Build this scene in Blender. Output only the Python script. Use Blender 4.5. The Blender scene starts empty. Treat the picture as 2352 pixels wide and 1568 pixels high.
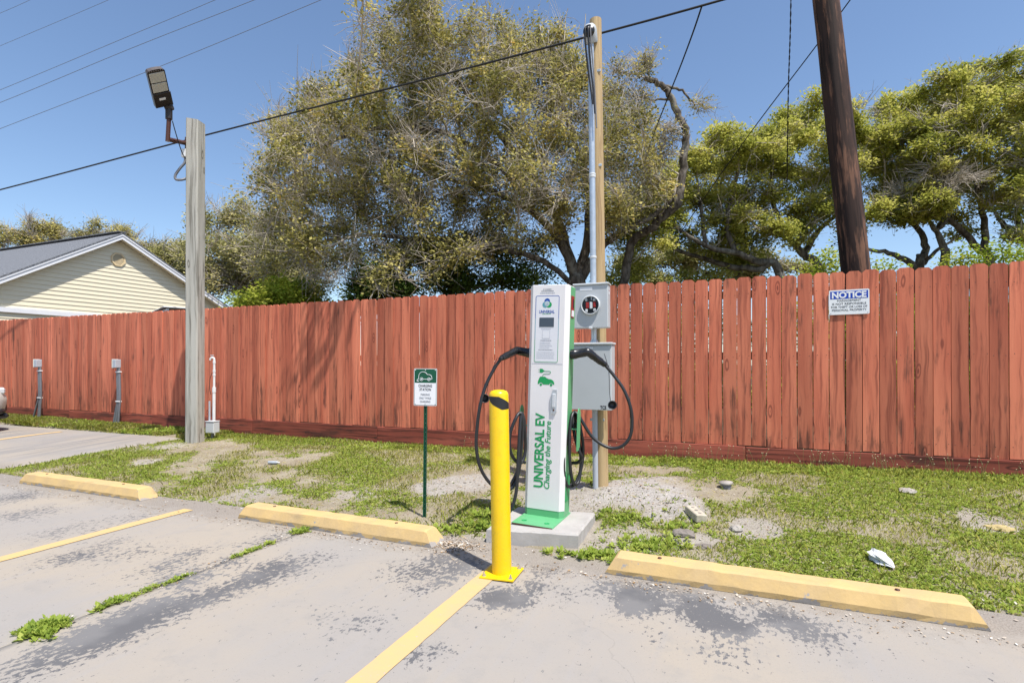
import bpy, math, random
import numpy as np
from mathutils import Vector, Matrix, Euler

R = math.radians
random.seed(7)
rng = np.random.default_rng(11)
scene = bpy.context.scene
col = scene.collection

# ------------------------------------------------------------------ camera, sky, sun, exposure
CAM_H, FPX, HORIZ, CX = 1.22, 1235.0, 838.0, 1176.0      # measured on a 2352 x 1568 view of the place
YAW = R(22.6)
SY, CY = math.sin(YAW), math.cos(YAW)
cam_d = bpy.data.cameras.new('camera')
cam = bpy.data.objects.new('camera', cam_d)
col.objects.link(cam)
cam.location = (0, 0, CAM_H)
cam.rotation_euler = (R(90), 0, YAW)
cam_d.sensor_width = 36
cam_d.lens = FPX / 2352 * 36
cam_d.shift_y = (HORIZ - 784) / 2352
cam_d.clip_start = 0.05
cam_d.clip_end = 1500
scene.camera = cam

SUN_TO = Vector((1.6, -0.92, 3.86)).normalized()
SUN_EL = math.asin(SUN_TO.z)
SUN_AZ = math.atan2(SUN_TO.x, SUN_TO.y)
world = bpy.data.worlds.new('World')
scene.world = world
world.use_nodes = True
wn = world.node_tree
wn.nodes.clear()
wo = wn.nodes.new('ShaderNodeOutputWorld')
wb = wn.nodes.new('ShaderNodeBackground')
sky = wn.nodes.new('ShaderNodeTexSky')
sky.sky_type = 'NISHITA'
sky.sun_disc = False
sky.sun_elevation = SUN_EL
sky.sun_rotation = SUN_AZ
sky.air_density = 1.0
sky.dust_density = 0.7
sky.ozone_density = 3.2
wn.links.new(sky.outputs[0], wb.inputs[0])
wb.inputs[1].default_value = 0.092
wn.links.new(wb.outputs[0], wo.inputs[0])
sun_d = bpy.data.lights.new('sun', 'SUN')
sun_d.energy = 3.2
sun_d.angle = R(0.53)
sun_d.color = (1.0, 0.955, 0.9)
sun = bpy.data.objects.new('sun', sun_d)
col.objects.link(sun)
sun.location = (8, -5, 20)
sun.rotation_euler = (-SUN_TO).to_track_quat('-Z', 'Y').to_euler()
scene.view_settings.view_transform = 'Standard'
scene.view_settings.look = 'None'
scene.view_settings.gamma = 1
scene.view_settings.use_curve_mapping = False
scene.view_settings.exposure = 1.0
try:
    scene.cycles.max_bounces = 4
    scene.cycles.diffuse_bounces = 2
    scene.cycles.glossy_bounces = 2
    scene.cycles.transmission_bounces = 2
    scene.cycles.transparent_max_bounces = 6
except Exception:
    pass


def P(px, py, Z):
    """a point of the place from where it is seen and how many metres ahead it stands"""
    l = (px - CX) / FPX
    return Vector((Z * (-SY + l * CY), Z * (CY + l * SY), CAM_H + (HORIZ - py) * Z / FPX))


def G(px, py, z=0.0):
    return P(px, py, FPX * (CAM_H - z) / (py - HORIZ))


# ------------------------------------------------------------------ materials
MATS = {}


class NT:
    def __init__(self, name):
        m = bpy.data.materials.new(name)
        m.use_nodes = True
        self.m = m
        self.t = m.node_tree
        self.t.nodes.clear()
        self.out = self.t.nodes.new('ShaderNodeOutputMaterial')
        MATS[name] = m

    def n(self, typ, attrs=None, **inp):
        nd = self.t.nodes.new('ShaderNode' + typ)
        for k, v in (attrs or {}).items():
            setattr(nd, k, v)
        for k, v in inp.items():
            key = int(k[1:]) if k[0] == 'i' and k[1:].isdigit() else k.replace('_', ' ')
            s = nd.inputs[key]
            if isinstance(v, bpy.types.NodeSocket):
                self.t.links.new(v, s)
            elif isinstance(v, bpy.types.Node):
                self.t.links.new(v.outputs[0], s)
            else:
                s.default_value = v
        return nd

    def math(self, op, a, b=0.0, c=0.0, clamp=False):
        return self.n('Math', {'operation': op, 'use_clamp': clamp}, i0=a, i1=b, i2=c).outputs[0]

    def smooth(self, v, a, b):
        nd = self.n('MapRange', {'interpolation_type': 'SMOOTHSTEP'}, i0=v, i1=a, i2=b)
        return nd.outputs[0]

    def lin(self, v, a, b, c=0.0, d=1.0):
        return self.n('MapRange', None, i0=v, i1=a, i2=b, i3=c, i4=d).outputs[0]

    def mix(self, f, a, b):
        nd = self.n('Mix', {'data_type': 'RGBA'})
        for i, v in ((0, f), (6, a), (7, b)):
            s = nd.inputs[i]
            if isinstance(v, bpy.types.NodeSocket):
                self.t.links.new(v, s)
            else:
                s.default_value = v if i == 0 else (v[0], v[1], v[2], 1)
        return nd.outputs[2]

    def noise(self, vec, scale, detail=4.0, rough=0.55, dist=0.0):
        return self.n('TexNoise', None, Vector=vec, Scale=scale, Detail=detail, Roughness=rough, Distortion=dist).outputs[0]

    def mapped(self, vec, scale=(1, 1, 1), loc=(0, 0, 0)):
        return self.n('Mapping', None, Vector=vec, Scale=scale, Location=loc).outputs[0]

    def geo(self):
        return self.n('NewGeometry').outputs['Position']

    def obj(self):
        """object coordinates, moved by a random amount for each object"""
        tc = self.n('TexCoord').outputs['Object']
        rnd = self.n('ObjectInfo').outputs['Random']
        v = self.n('CombineXYZ', None, i0=self.math('MULTIPLY', rnd, 37.0), i1=self.math('MULTIPLY', rnd, 91.0),
                   i2=self.math('MULTIPLY', rnd, 53.0)).outputs[0]
        return self.n('VectorMath', {'operation': 'ADD'}, i0=tc, i1=v).outputs[0], rnd, tc

    def bump(self, h, strength=0.3, dist=0.01):
        return self.n('Bump', None, Height=h, Strength=strength, Distance=dist).outputs[0]

    def bsdf(self, color, rough=0.6, metal=0.0, normal=None, spec=0.4):
        nd = self.n('BsdfPrincipled')
        for k, v in (('Base Color', color), ('Roughness', rough), ('Metallic', metal), ('Specular IOR Level', spec), ('Normal', normal)):
            if v is None:
                continue
            s = nd.inputs[k]
            if isinstance(v, bpy.types.NodeSocket):
                self.t.links.new(v, s)
            elif k == 'Base Color':
                s.default_value = (v[0], v[1], v[2], 1)
            else:
                s.default_value = v
        self.t.links.new(nd.outputs[0], self.out.inputs[0])
        return nd


def paint(name, c, rough=0.5, metal=0.0, var=0.06, scale=9.0, spec=0.4, bump=0.0, dirt=None, dirt_amt=0.35):
    """painted or plain surface: slow colour drift, fine grime"""
    t = NT(name)
    v, rnd, tc = t.obj()
    a = t.noise(v, scale, 5)
    f = t.lin(a, 0.3, 0.7, 1 - var, 1 + var)
    cc = t.n('VectorMath', {'operation': 'SCALE'}, i0=(c[0], c[1], c[2]), Scale=f).outputs[0]
    if dirt:
        g = t.smooth(t.noise(v, scale * 2.3, 8, 0.65), 0.52, 0.75)
        cc = t.mix(t.math('MULTIPLY', g, dirt_amt), cc, dirt)
    rr = t.lin(t.noise(v, scale * 3, 3), 0.3, 0.7, max(0.05, rough - 0.08), min(1, rough + 0.08))
    nm = t.bump(t.noise(v, scale * 12, 4), bump, 0.004) if bump else None
    t.bsdf(cc, rr, metal, nm, spec)
    return t.m


def wood(name, c1, c2, dark, axis=2, grain=45.0, rough=0.75, per=0.18, knots=True, stain=None, stain_amt=0.6, bump=0.35, st=(0.58, 0.72), gmix=0.55, foot=0.16):
    t = NT(name)
    v, rnd, tc = t.obj()
    sc = [grain, grain, grain]
    sc[axis] = grain / 28.0
    warp = t.noise(t.mapped(v, (3, 3, 3)), 1.0, 2)
    wv = t.n('VectorMath', {'operation': 'ADD'}, i0=v,
             i1=t.n('CombineXYZ', None, i0=t.math('MULTIPLY', warp, 0.05)).outputs[0]).outputs[0]
    g = t.noise(t.mapped(wv, sc), 1.0, 6, 0.6)
    sc2 = [grain * 0.22] * 3
    sc2[axis] = grain / 60.0
    g2 = t.noise(t.mapped(wv, sc2), 1.0, 4)
    c = t.mix(t.smooth(g2, 0.3, 0.7), c1, c2)
    c = t.mix(t.math('MULTIPLY', t.smooth(g, 0.48, 0.68), gmix), c, dark)
    if knots:
        ks = [5.5, 5.5, 5.5]
        ks[axis] = 1.7
        d = t.n('TexVoronoi', None, Vector=t.mapped(wv, ks), Scale=1.0).outputs[0]
        ring = t.math('MULTIPLY', t.math('SINE', t.math('MULTIPLY', d, 70.0)), 0.5)
        k = t.smooth(d, 0.22, 0.07)
        c = t.mix(t.math('MULTIPLY', k, t.math('ADD', 0.5, ring), clamp=True), c, dark)
    if stain:
        ss = [17.0] * 3
        ss[axis] = 1.5
        sn = t.noise(t.mapped(v, ss), 1.0, 8, 0.68)
        big_ = t.noise(t.mapped(v, (2.2, 2.2, 2.2)), 1.0, 3)
        sn = t.math('ADD', t.math('MULTIPLY', sn, 0.72), t.math('MULTIPLY', big_, 0.28))
        h = t.n('SeparateXYZ', None, i0=tc).outputs[axis]
        low = t.lin(h, 0.0, 0.75, foot, 0.0)
        s = t.smooth(t.math('ADD', sn, low), st[0], st[1])
        c = t.mix(t.math('MULTIPLY', s, stain_amt), c, stain)
    f = t.lin(rnd, 0, 1, 1 - per, 1 + per)
    c = t.n('VectorMath', {'operation': 'SCALE'}, i0=c, Scale=f).outputs[0]
    t.bsdf(c, rough, 0, t.bump(t.math('ADD', g, t.math('MULTIPLY', g2, 0.7)), bump, 0.006), 0.25)
    return t.m


wood('fence_red', (0.64, 0.205, 0.115), (0.47, 0.125, 0.070), (0.20, 0.050, 0.032), grain=26, per=0.22, stain=(0.055, 0.030, 0.024), stain_amt=0.76, bump=0.7, gmix=0.7, foot=0.055, st=(0.54, 0.67))
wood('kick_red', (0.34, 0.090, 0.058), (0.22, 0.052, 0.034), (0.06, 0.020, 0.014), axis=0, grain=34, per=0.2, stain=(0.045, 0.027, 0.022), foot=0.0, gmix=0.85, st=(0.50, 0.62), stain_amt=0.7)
wood('rail_wood', (0.30, 0.20, 0.12), (0.24, 0.15, 0.09), (0.12, 0.08, 0.05), axis=0)
wood('grey_post_wood', (0.46, 0.44, 0.39), (0.34, 0.33, 0.285), (0.10, 0.09, 0.07), grain=24, per=0.0, knots=True, bump=0.8, gmix=0.75, stain=(0.15, 0.13, 0.10), stain_amt=0.7, foot=0.0, st=(0.60, 0.70))
wood('new_pole_wood', (0.50, 0.37, 0.20), (0.40, 0.28, 0.145), (0.20, 0.12, 0.06), grain=26, per=0.0, bump=0.4, gmix=0.65)
wood('dark_pole_wood', (0.055, 0.030, 0.022), (0.026, 0.016, 0.013), (0.008, 0.006, 0.005), grain=22, per=0.0, stain=(0.19, 0.095, 0.058), stain_amt=0.9, bump=1.0, gmix=0.8, foot=0.0, st=(0.50, 0.60))

paint('charger_white', (0.74, 0.715, 0.70), 0.38, var=0.02)
paint('charger_green', (0.115, 0.39, 0.175), 0.42, var=0.03)
paint('panel_print', (0.69, 0.69, 0.71), 0.35, var=0.01)
paint('print_green', (0.008, 0.30, 0.085), 0.45, var=0.02)
paint('print_blue', (0.012, 0.075, 0.33), 0.45, var=0.02)
paint('print_grey', (0.25, 0.27, 0.30), 0.5, var=0.02)
paint('print_pale', (0.42, 0.45, 0.50), 0.5, var=0.02)
paint('print_black', (0.02, 0.02, 0.022), 0.5, var=0.02)
paint('print_white', (0.76, 0.77, 0.78), 0.45, var=0.015)
paint('print_red', (0.30, 0.02, 0.02), 0.5)
paint('screen_glass', (0.045, 0.06, 0.085), 0.12, spec=0.6)
paint('grey_metal', (0.46, 0.48, 0.49), 0.42, var=0.03, scale=5)
paint('grey_metal_edge', (0.55, 0.57, 0.58), 0.38, var=0.03)
paint('galv', (0.52, 0.56, 0.60), 0.38, metal=0.55, var=0.10, scale=22)
paint('pvc_grey', (0.40, 0.43, 0.47), 0.45, var=0.04)
paint('pvc_dark', (0.16, 0.165, 0.18), 0.45, var=0.08)
paint('pvc_white', (0.74, 0.74, 0.73), 0.4, var=0.03)
paint('box_cream', (0.62, 0.61, 0.53), 0.5, var=0.05)
paint('bollard_yellow', (0.85, 0.54, 0.006), 0.30, var=0.03, spec=0.5, dirt=(0.42, 0.27, 0.03), dirt_amt=0.28)
paint('black_rubber', (0.018, 0.018, 0.020), 0.42, var=0.1, spec=0.5)
paint('black_plastic', (0.014, 0.014, 0.016), 0.28, var=0.05, spec=0.5)
paint('bolt_steel', (0.55, 0.55, 0.55), 0.35, metal=0.8)
paint('sign_green', (0.004, 0.080, 0.040), 0.4, var=0.04)
paint('notice_blue', (0.006, 0.05, 0.40), 0.4, var=0.02)
paint('bronze', (0.075, 0.030, 0.020), 0.38, var=0.06, scale=14)
paint('lamp_dark', (0.030, 0.024, 0.022), 0.42, var=0.06)
paint('lamp_side', (0.085, 0.070, 0.065), 0.4, var=0.05)
paint('lamp_lens', (0.50, 0.49, 0.44), 0.3, var=0.08, scale=30)
paint('siding_yellow', (0.82, 0.735, 0.54), 0.55, var=0.02)
paint('vent_yellow', (0.74, 0.58, 0.34), 0.5, var=0.02)
paint('trim_white', (0.78, 0.78, 0.79), 0.5, var=0.03)
paint('wire_black', (0.012, 0.012, 0.013), 0.6, var=0.1)
paint('wire_grey', (0.16, 0.16, 0.17), 0.6, var=0.1)
paint('metal_roof', (0.50, 0.51, 0.52), 0.5)
paint('car_paint', (0.58, 0.57, 0.53), 0.28, var=0.02, spec=0.6)
paint('car_glass', (0.02, 0.025, 0.03), 0.08, spec=0.7)
paint('tyre_black', (0.022, 0.022, 0.022), 0.8, var=0.15)
paint('rim_metal', (0.5, 0.5, 0.52), 0.3, metal=0.8)
paint('lamp_clear', (0.6, 0.62, 0.64), 0.12, spec=0.7)
paint('lamp_red', (0.35, 0.01, 0.01), 0.2, spec=0.6)
paint('litter_white', (0.66, 0.66, 0.65), 0.5, var=0.05)
paint('plastic_clear', (0.36, 0.39, 0.42), 0.2, var=0.1)
paint('brick_pale', (0.46, 0.41, 0.32), 0.85, var=0.2, scale=18, bump=0.5)
paint('rock_pale', (0.36, 0.33, 0.29), 0.9, var=0.2, scale=20, bump=0.7)
paint('rock_yellow', (0.44, 0.35, 0.16), 0.9, var=0.3, scale=14, bump=0.6)
paint('clod', (0.22, 0.19, 0.165), 0.95, var=0.25, scale=16, bump=0.8)
paint('pad_concrete', (0.40, 0.38, 0.355), 0.85, var=0.10, scale=7, bump=0.3, dirt=(0.30, 0.27, 0.24), dirt_amt=0.45)
paint('dead_leaf', (0.34, 0.19, 0.09), 0.8, var=0.35, scale=3)
paint('flower_cream', (0.55, 0.46, 0.30), 0.7, var=0.15)
paint('flower_yellow', (0.75, 0.50, 0.02), 0.7, var=0.1)
paint('stem_green', (0.16, 0.19, 0.06), 0.7, var=0.2)
paint('nail_dark', (0.05, 0.03, 0.025), 0.6)
paint('moss_grey', (0.36, 0.34, 0.28), 0.9, var=0.2)

# wheel stop paint: yellow, worn to concrete in patches and along the foot
t = NT('stop_yellow')
v, rnd, tc = t.obj()
n1 = t.noise(v, 7, 7, 0.6)
zz = t.n('SeparateXYZ', None, i0=tc).outputs[2]
chip = t.smooth(t.math('ADD', t.noise(v, 14, 6, 0.62), t.lin(zz, 0.0, 0.035, 0.22, 0.0)), 0.665, 0.685)
fade = t.mix(t.smooth(n1, 0.35, 0.68), (0.60, 0.415, 0.180), (0.53, 0.375, 0.185))
crack = t.n('TexVoronoi', {'feature': 'DISTANCE_TO_EDGE'}, Vector=t.mapped(v, (2.6, 1.0, 1.0)), Scale=1.0).outputs[0]
cr = t.math('MULTIPLY', t.smooth(crack, 0.006, 0.001), 0.3)
c = t.mix(cr, fade, (0.45, 0.32, 0.16))
grime = t.math('MULTIPLY', t.smooth(t.noise(v, 26, 8, 0.7), 0.56, 0.75), 0.25)
c = t.mix(grime, c, (0.42, 0.33, 0.2))
sc_n = t.noise(t.mapped(v, (2.5, 9, 9)), 1.0, 6, 0.65)
c = t.mix(t.math('MULTIPLY', t.smooth(sc_n, 0.58, 0.72), 0.35), c, (0.22, 0.18, 0.12))
c = t.mix(chip, c, (0.34, 0.31, 0.28))
t.bsdf(c, 0.75, 0, t.bump(t.noise(v, 40, 6), 0.35, 0.004), 0.3)

# concrete lot with the remains of a dark sealer
t = NT('lot_concrete')
pos = t.geo()
seal = t.n('Attribute', {'attribute_name': 'seal'}).outputs['Fac']
big = t.noise(pos, 0.75, 5)
c = t.mix(t.smooth(big, 0.36, 0.64), (0.315, 0.290, 0.262), (0.360, 0.312, 0.252))
streak = t.noise(t.mapped(pos, (14, 0.9, 1)), 1.0, 4)
c = t.mix(t.math('MULTIPLY', t.smooth(streak, 0.5, 0.72), 0.28), c, (0.31, 0.295, 0.285))
fine = t.noise(pos, 180, 3, 0.7)
c = t.mix(t.math('MULTIPLY', t.smooth(fine, 0.5, 0.75), 0.25), c, (0.25, 0.235, 0.22))
mot = t.noise(pos, 5.5, 8, 0.7)
c = t.mix(t.math('MULTIPLY', t.smooth(mot, 0.5, 0.72), 0.5), c, (0.27, 0.255, 0.235))
fl = t.noise(t.mapped(pos, (40, 26, 1)), 1.0, 6, 0.70)
fl2 = t.noise(t.mapped(pos, (7, 4.4, 1), (3, 9, 0)), 1.0, 4, 0.6)
val = t.math('ADD', t.math('MULTIPLY', seal, 0.55), t.math('ADD', t.math('MULTIPLY', fl, 1.35), t.math('MULTIPLY', fl2, 0.30)))
dk = t.smooth(val, 1.125, 1.14)
dkc = t.mix(t.smooth(t.noise(pos, 3.0, 5), 0.4, 0.65), (0.105, 0.105, 0.11), (0.165, 0.162, 0.162))
c = t.mix(t.math('MULTIPLY', t.smooth(t.math('ADD', seal, t.math('MULTIPLY', t.math('SUBTRACT', mot, 0.5), 0.9)), 0.3, 1.0), 0.22), c, (0.165, 0.162, 0.160))
c = t.mix(t.math('MULTIPLY', dk, 0.92), c, dkc)
gr_ = t.noise(pos, 95, 5, 0.75)
c = t.mix(t.math('MULTIPLY', t.smooth(gr_, 0.55, 0.70), 0.35), c, (0.21, 0.195, 0.18))
spk = t.n('TexVoronoi', None, Vector=pos, Scale=42.0, Randomness=1.0)
c = t.mix(t.math('MULTIPLY', t.smooth(spk.outputs[0], 0.11, 0.06), t.math('MULTIPLY', t.smooth(t.noise(pos, 9, 3), 0.5, 0.62), 0.6)), c, (0.10, 0.09, 0.08))
ck = t.n('TexVoronoi', {'feature': 'DISTANCE_TO_EDGE'}, Vector=t.n('VectorMath', {'operation': 'ADD'}, i0=pos, i1=t.n('VectorMath', {'operation': 'SCALE'}, i0=t.n('TexNoise', None, Vector=pos, Scale=3.0, Detail=5.0).outputs[1], Scale=0.5).outputs[0]).outputs[0], Scale=0.42).outputs[0]
c = t.mix(t.math('MULTIPLY', t.smooth(ck, 0.0025, 0.0005), 0.15), c, (0.12, 0.115, 0.11))
haz = t.n('Attribute', {'attribute_name': 'haze'}).outputs['Fac']
c = t.mix(t.math('MULTIPLY', haz, t.smooth(streak, 0.38, 0.62)), c, (0.18, 0.178, 0.178))
py_ = t.n('SeparateXYZ', None, i0=pos).outputs[1]
dirt_ = t.smooth(t.math('ADD', t.lin(py_, 2.70, 3.25, 0.0, 0.62), t.math('MULTIPLY', t.noise(pos, 8, 8, 0.72), 0.75)), 0.60, 0.92)
c = t.mix(t.math('MULTIPLY', t.math('MULTIPLY', dirt_, t.smooth(py_, 3.9, 3.5)), 0.8), c, t.mix(t.smooth(t.noise(pos, 120, 5, 0.7), 0.42, 0.62), (0.30, 0.265, 0.225), (0.17, 0.145, 0.12)))
h = t.math('SUBTRACT', t.math('MULTIPLY', fine, 0.6), t.math('MULTIPLY', dk, -0.5))
t.bsdf(c, 0.85, 0, t.bump(h, 0.35, 0.003), 0.25)

t = NT('line_yellow')
pos = t.geo()
wear = t.smooth(t.noise(pos, 55, 7, 0.7), 0.64, 0.68)
c = t.mix(t.smooth(t.noise(pos, 6, 5), 0.35, 0.7), (0.60, 0.405, 0.175), (0.53, 0.38, 0.20))
c = t.mix(t.math('MULTIPLY', t.smooth(t.noise(pos, 150, 4, 0.7), 0.5, 0.7), 0.25), c, (0.42, 0.34, 0.24))
c = t.mix(wear, c, (0.38, 0.355, 0.33))
t.bsdf(c, 0.8, 0, t.bump(t.noise(pos, 170, 3), 0.3, 0.002), 0.25)

# soil with sand and dry thatch
t = NT('soil')
pos = t.geo()
sand = t.n('Attribute', {'attribute_name': 'sand'}).outputs['Fac']
c = t.mix(t.smooth(t.noise(pos, 2.6, 6, 0.6), 0.4, 0.62), (0.29, 0.245, 0.175), (0.36, 0.315, 0.235))
c = t.mix(t.math('MULTIPLY', t.smooth(t.noise(pos, 60, 5, 0.7), 0.48, 0.68), 0.6), c, (0.22, 0.17, 0.12))
c = t.mix(t.math('MULTIPLY', t.smooth(t.noise(pos, 14, 7, 0.7), 0.5, 0.66), 0.4), c, (0.36, 0.33, 0.17))
sd = t.mix(t.smooth(t.noise(pos, 45, 6, 0.7), 0.42, 0.66), (0.43, 0.40, 0.365), (0.30, 0.27, 0.24))
c = t.mix(sand, c, sd)
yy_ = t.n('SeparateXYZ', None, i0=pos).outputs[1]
shade_mulch = t.mix(t.smooth(t.noise(pos, 9, 7, 0.7), 0.4, 0.65), (0.060, 0.045, 0.028), (0.13, 0.095, 0.055))  # leaf mulch behind the fence, tree shade put into its colour so gaps look dark
c = t.mix(t.smooth(yy_, 6.44, 6.50), c, shade_mulch)
t.bsdf(c, 0.95, 0, t.bump(t.math('ADD', t.noise(pos, 30, 8, 0.7), t.math('MULTIPLY', t.noise(pos, 150, 4), 0.4)), 0.9, 0.02), 0.15)

# shingle roof
t = NT('shingles')
tc = t.n('TexCoord').outputs['Object']
br = t.n('TexBrick', {'offset': 0.5}, Vector=tc, Scale=1.0, i4=0.0)
br.inputs['Color1'].default_value = (0.27, 0.28, 0.30, 1)
br.inputs['Color2'].default_value = (0.36, 0.37, 0.39, 1)
br.inputs['Mortar'].default_value = (0.10, 0.105, 0.115, 1)
br.inputs['Mortar Size'].default_value = 0.012
br.inputs['Brick Width'].default_value = 0.30
br.inputs['Row Height'].default_value = 0.14
c = t.mix(t.math('MULTIPLY', t.smooth(t.noise(tc, 40, 4), 0.4, 0.7), 0.5), br.outputs[0], (0.45, 0.46, 0.48))
t.bsdf(c, 0.9, 0, t.bump(t.noise(tc, 60, 4), 0.4, 0.01), 0.2)


def leaf_mat(name, ramp, trans=0.35, rough=0.65):
    t = NT(name)
    a = t.n('Attribute', {'attribute_name': 'tint'}).outputs['Fac']
    cr = t.n('ValToRGB', None, i0=a)
    els = cr.color_ramp.elements
    while len(els) > 1:
        els.remove(els[-1])
    els[0].position = ramp[0][0]
    els[0].color = (*ramp[0][1], 1)
    for p, cc in ramp[1:]:
        e = els.new(p)
        e.color = (*cc, 1)
    d = t.n('BsdfPrincipled')
    t.t.links.new(cr.outputs[0], d.inputs['Base Color'])
    d.inputs['Roughness'].default_value = rough
    d.inputs['Specular IOR Level'].default_value = 0.12
    tr = t.n('BsdfTranslucent', None, Color=cr.outputs[0])
    m = t.n('MixShader', None, i0=trans, i1=d.outputs[0], i2=tr.outputs[0])
    t.t.links.new(m.outputs[0], t.out.inputs[0])
    return t.m


leaf_mat('oak_olive', [(0.0, (0.075, 0.080, 0.020)), (0.3, (0.20, 0.19, 0.052)), (0.6, (0.45, 0.405, 0.130)), (0.88, (0.66, 0.56, 0.19)), (1.0, (0.66, 0.40, 0.09))], 0.36)
leaf_mat('oak_green', [(0.0, (0.12, 0.145, 0.022)), (0.4, (0.37, 0.385, 0.068)), (0.75, (0.58, 0.55, 0.125)), (1.0, (0.70, 0.63, 0.25))], 0.50)
leaf_mat('oak_far', [(0.0, (0.12, 0.13, 0.040)), (0.5, (0.37, 0.345, 0.125)), (1.0, (0.58, 0.50, 0.23))], 0.35)
leaf_mat('shrub_bright', [(0.0, (0.12, 0.20, 0.018)), (0.5, (0.34, 0.41, 0.04)), (1.0, (0.60, 0.58, 0.11))], 0.45)
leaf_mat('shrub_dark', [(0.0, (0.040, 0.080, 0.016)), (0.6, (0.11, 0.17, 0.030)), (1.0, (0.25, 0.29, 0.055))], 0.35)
leaf_mat('grass_green', [(0.0, (0.22, 0.29, 0.055)), (0.45, (0.47, 0.50, 0.10)), (0.75, (0.62, 0.61, 0.18)), (0.9, (0.66, 0.58, 0.32)), (1.0, (0.70, 0.61, 0.44))], 0.52, 0.6)
leaf_mat('weed_green', [(0.0, (0.16, 0.255, 0.035)), (0.6, (0.38, 0.47, 0.080)), (1.0, (0.58, 0.61, 0.16))], 0.5, 0.5)
leaf_mat('chip_mix', [(0.0, (0.10, 0.07, 0.05)), (0.4, (0.36, 0.24, 0.13)), (0.7, (0.50, 0.42, 0.33)), (1.0, (0.62, 0.58, 0.52))], 0.0, 0.85)

t = NT('bark')
v, rnd, tc = t.obj()
n1 = t.noise(t.mapped(v, (9, 9, 4)), 1.0, 7, 0.65)
c = t.mix(t.smooth(n1, 0.35, 0.65), (0.055, 0.044, 0.034), (0.20, 0.175, 0.145))
c = t.mix(t.math('MULTIPLY', t.smooth(t.noise(v, 3.5, 5), 0.55, 0.7), 0.6), c, (0.30, 0.29, 0.25))
t.bsdf(c, 0.95, 0, t.bump(n1, 1.0, 0.03), 0.15)
paint('twig_grey', (0.44, 0.385, 0.315), 0.9, var=0.25, scale=4)


# ------------------------------------------------------------------ mesh helpers
def mesh_np(name, V, F, mat, parent=None, smooth=False, attrs=None, uv=None):
    """V (n,3), F (m,k) all faces of the same size k, attrs: per-face float attributes"""
    V = np.asarray(V, np.float32)
    F = np.asarray(F, np.int32)
    me = bpy.data.meshes.new(name)
    m, k = F.shape
    me.vertices.add(len(V))
    me.vertices.foreach_set('co', V.ravel())
    me.loops.add(m * k)
    me.loops.foreach_set('vertex_index', F.ravel())
    me.polygons.add(m)
    me.polygons.foreach_set('loop_start', np.arange(0, m * k, k, dtype=np.int32))
    me.polygons.foreach_set('loop_total', np.full(m, k, np.int32))
    if smooth:
        me.polygons.foreach_set('use_smooth', np.ones(m, bool))
    me.update(calc_edges=True)
    for an, (dom, data) in (attrs or {}).items():
        a = me.attributes.new(an, 'FLOAT', dom)
        a.data.foreach_set('value', np.asarray(data, np.float32))
    me.materials.append(MATS[mat])
    o = bpy.data.objects.new(name, me)
    col.objects.link(o)
    if parent:
        o.parent = parent
    return o


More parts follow.
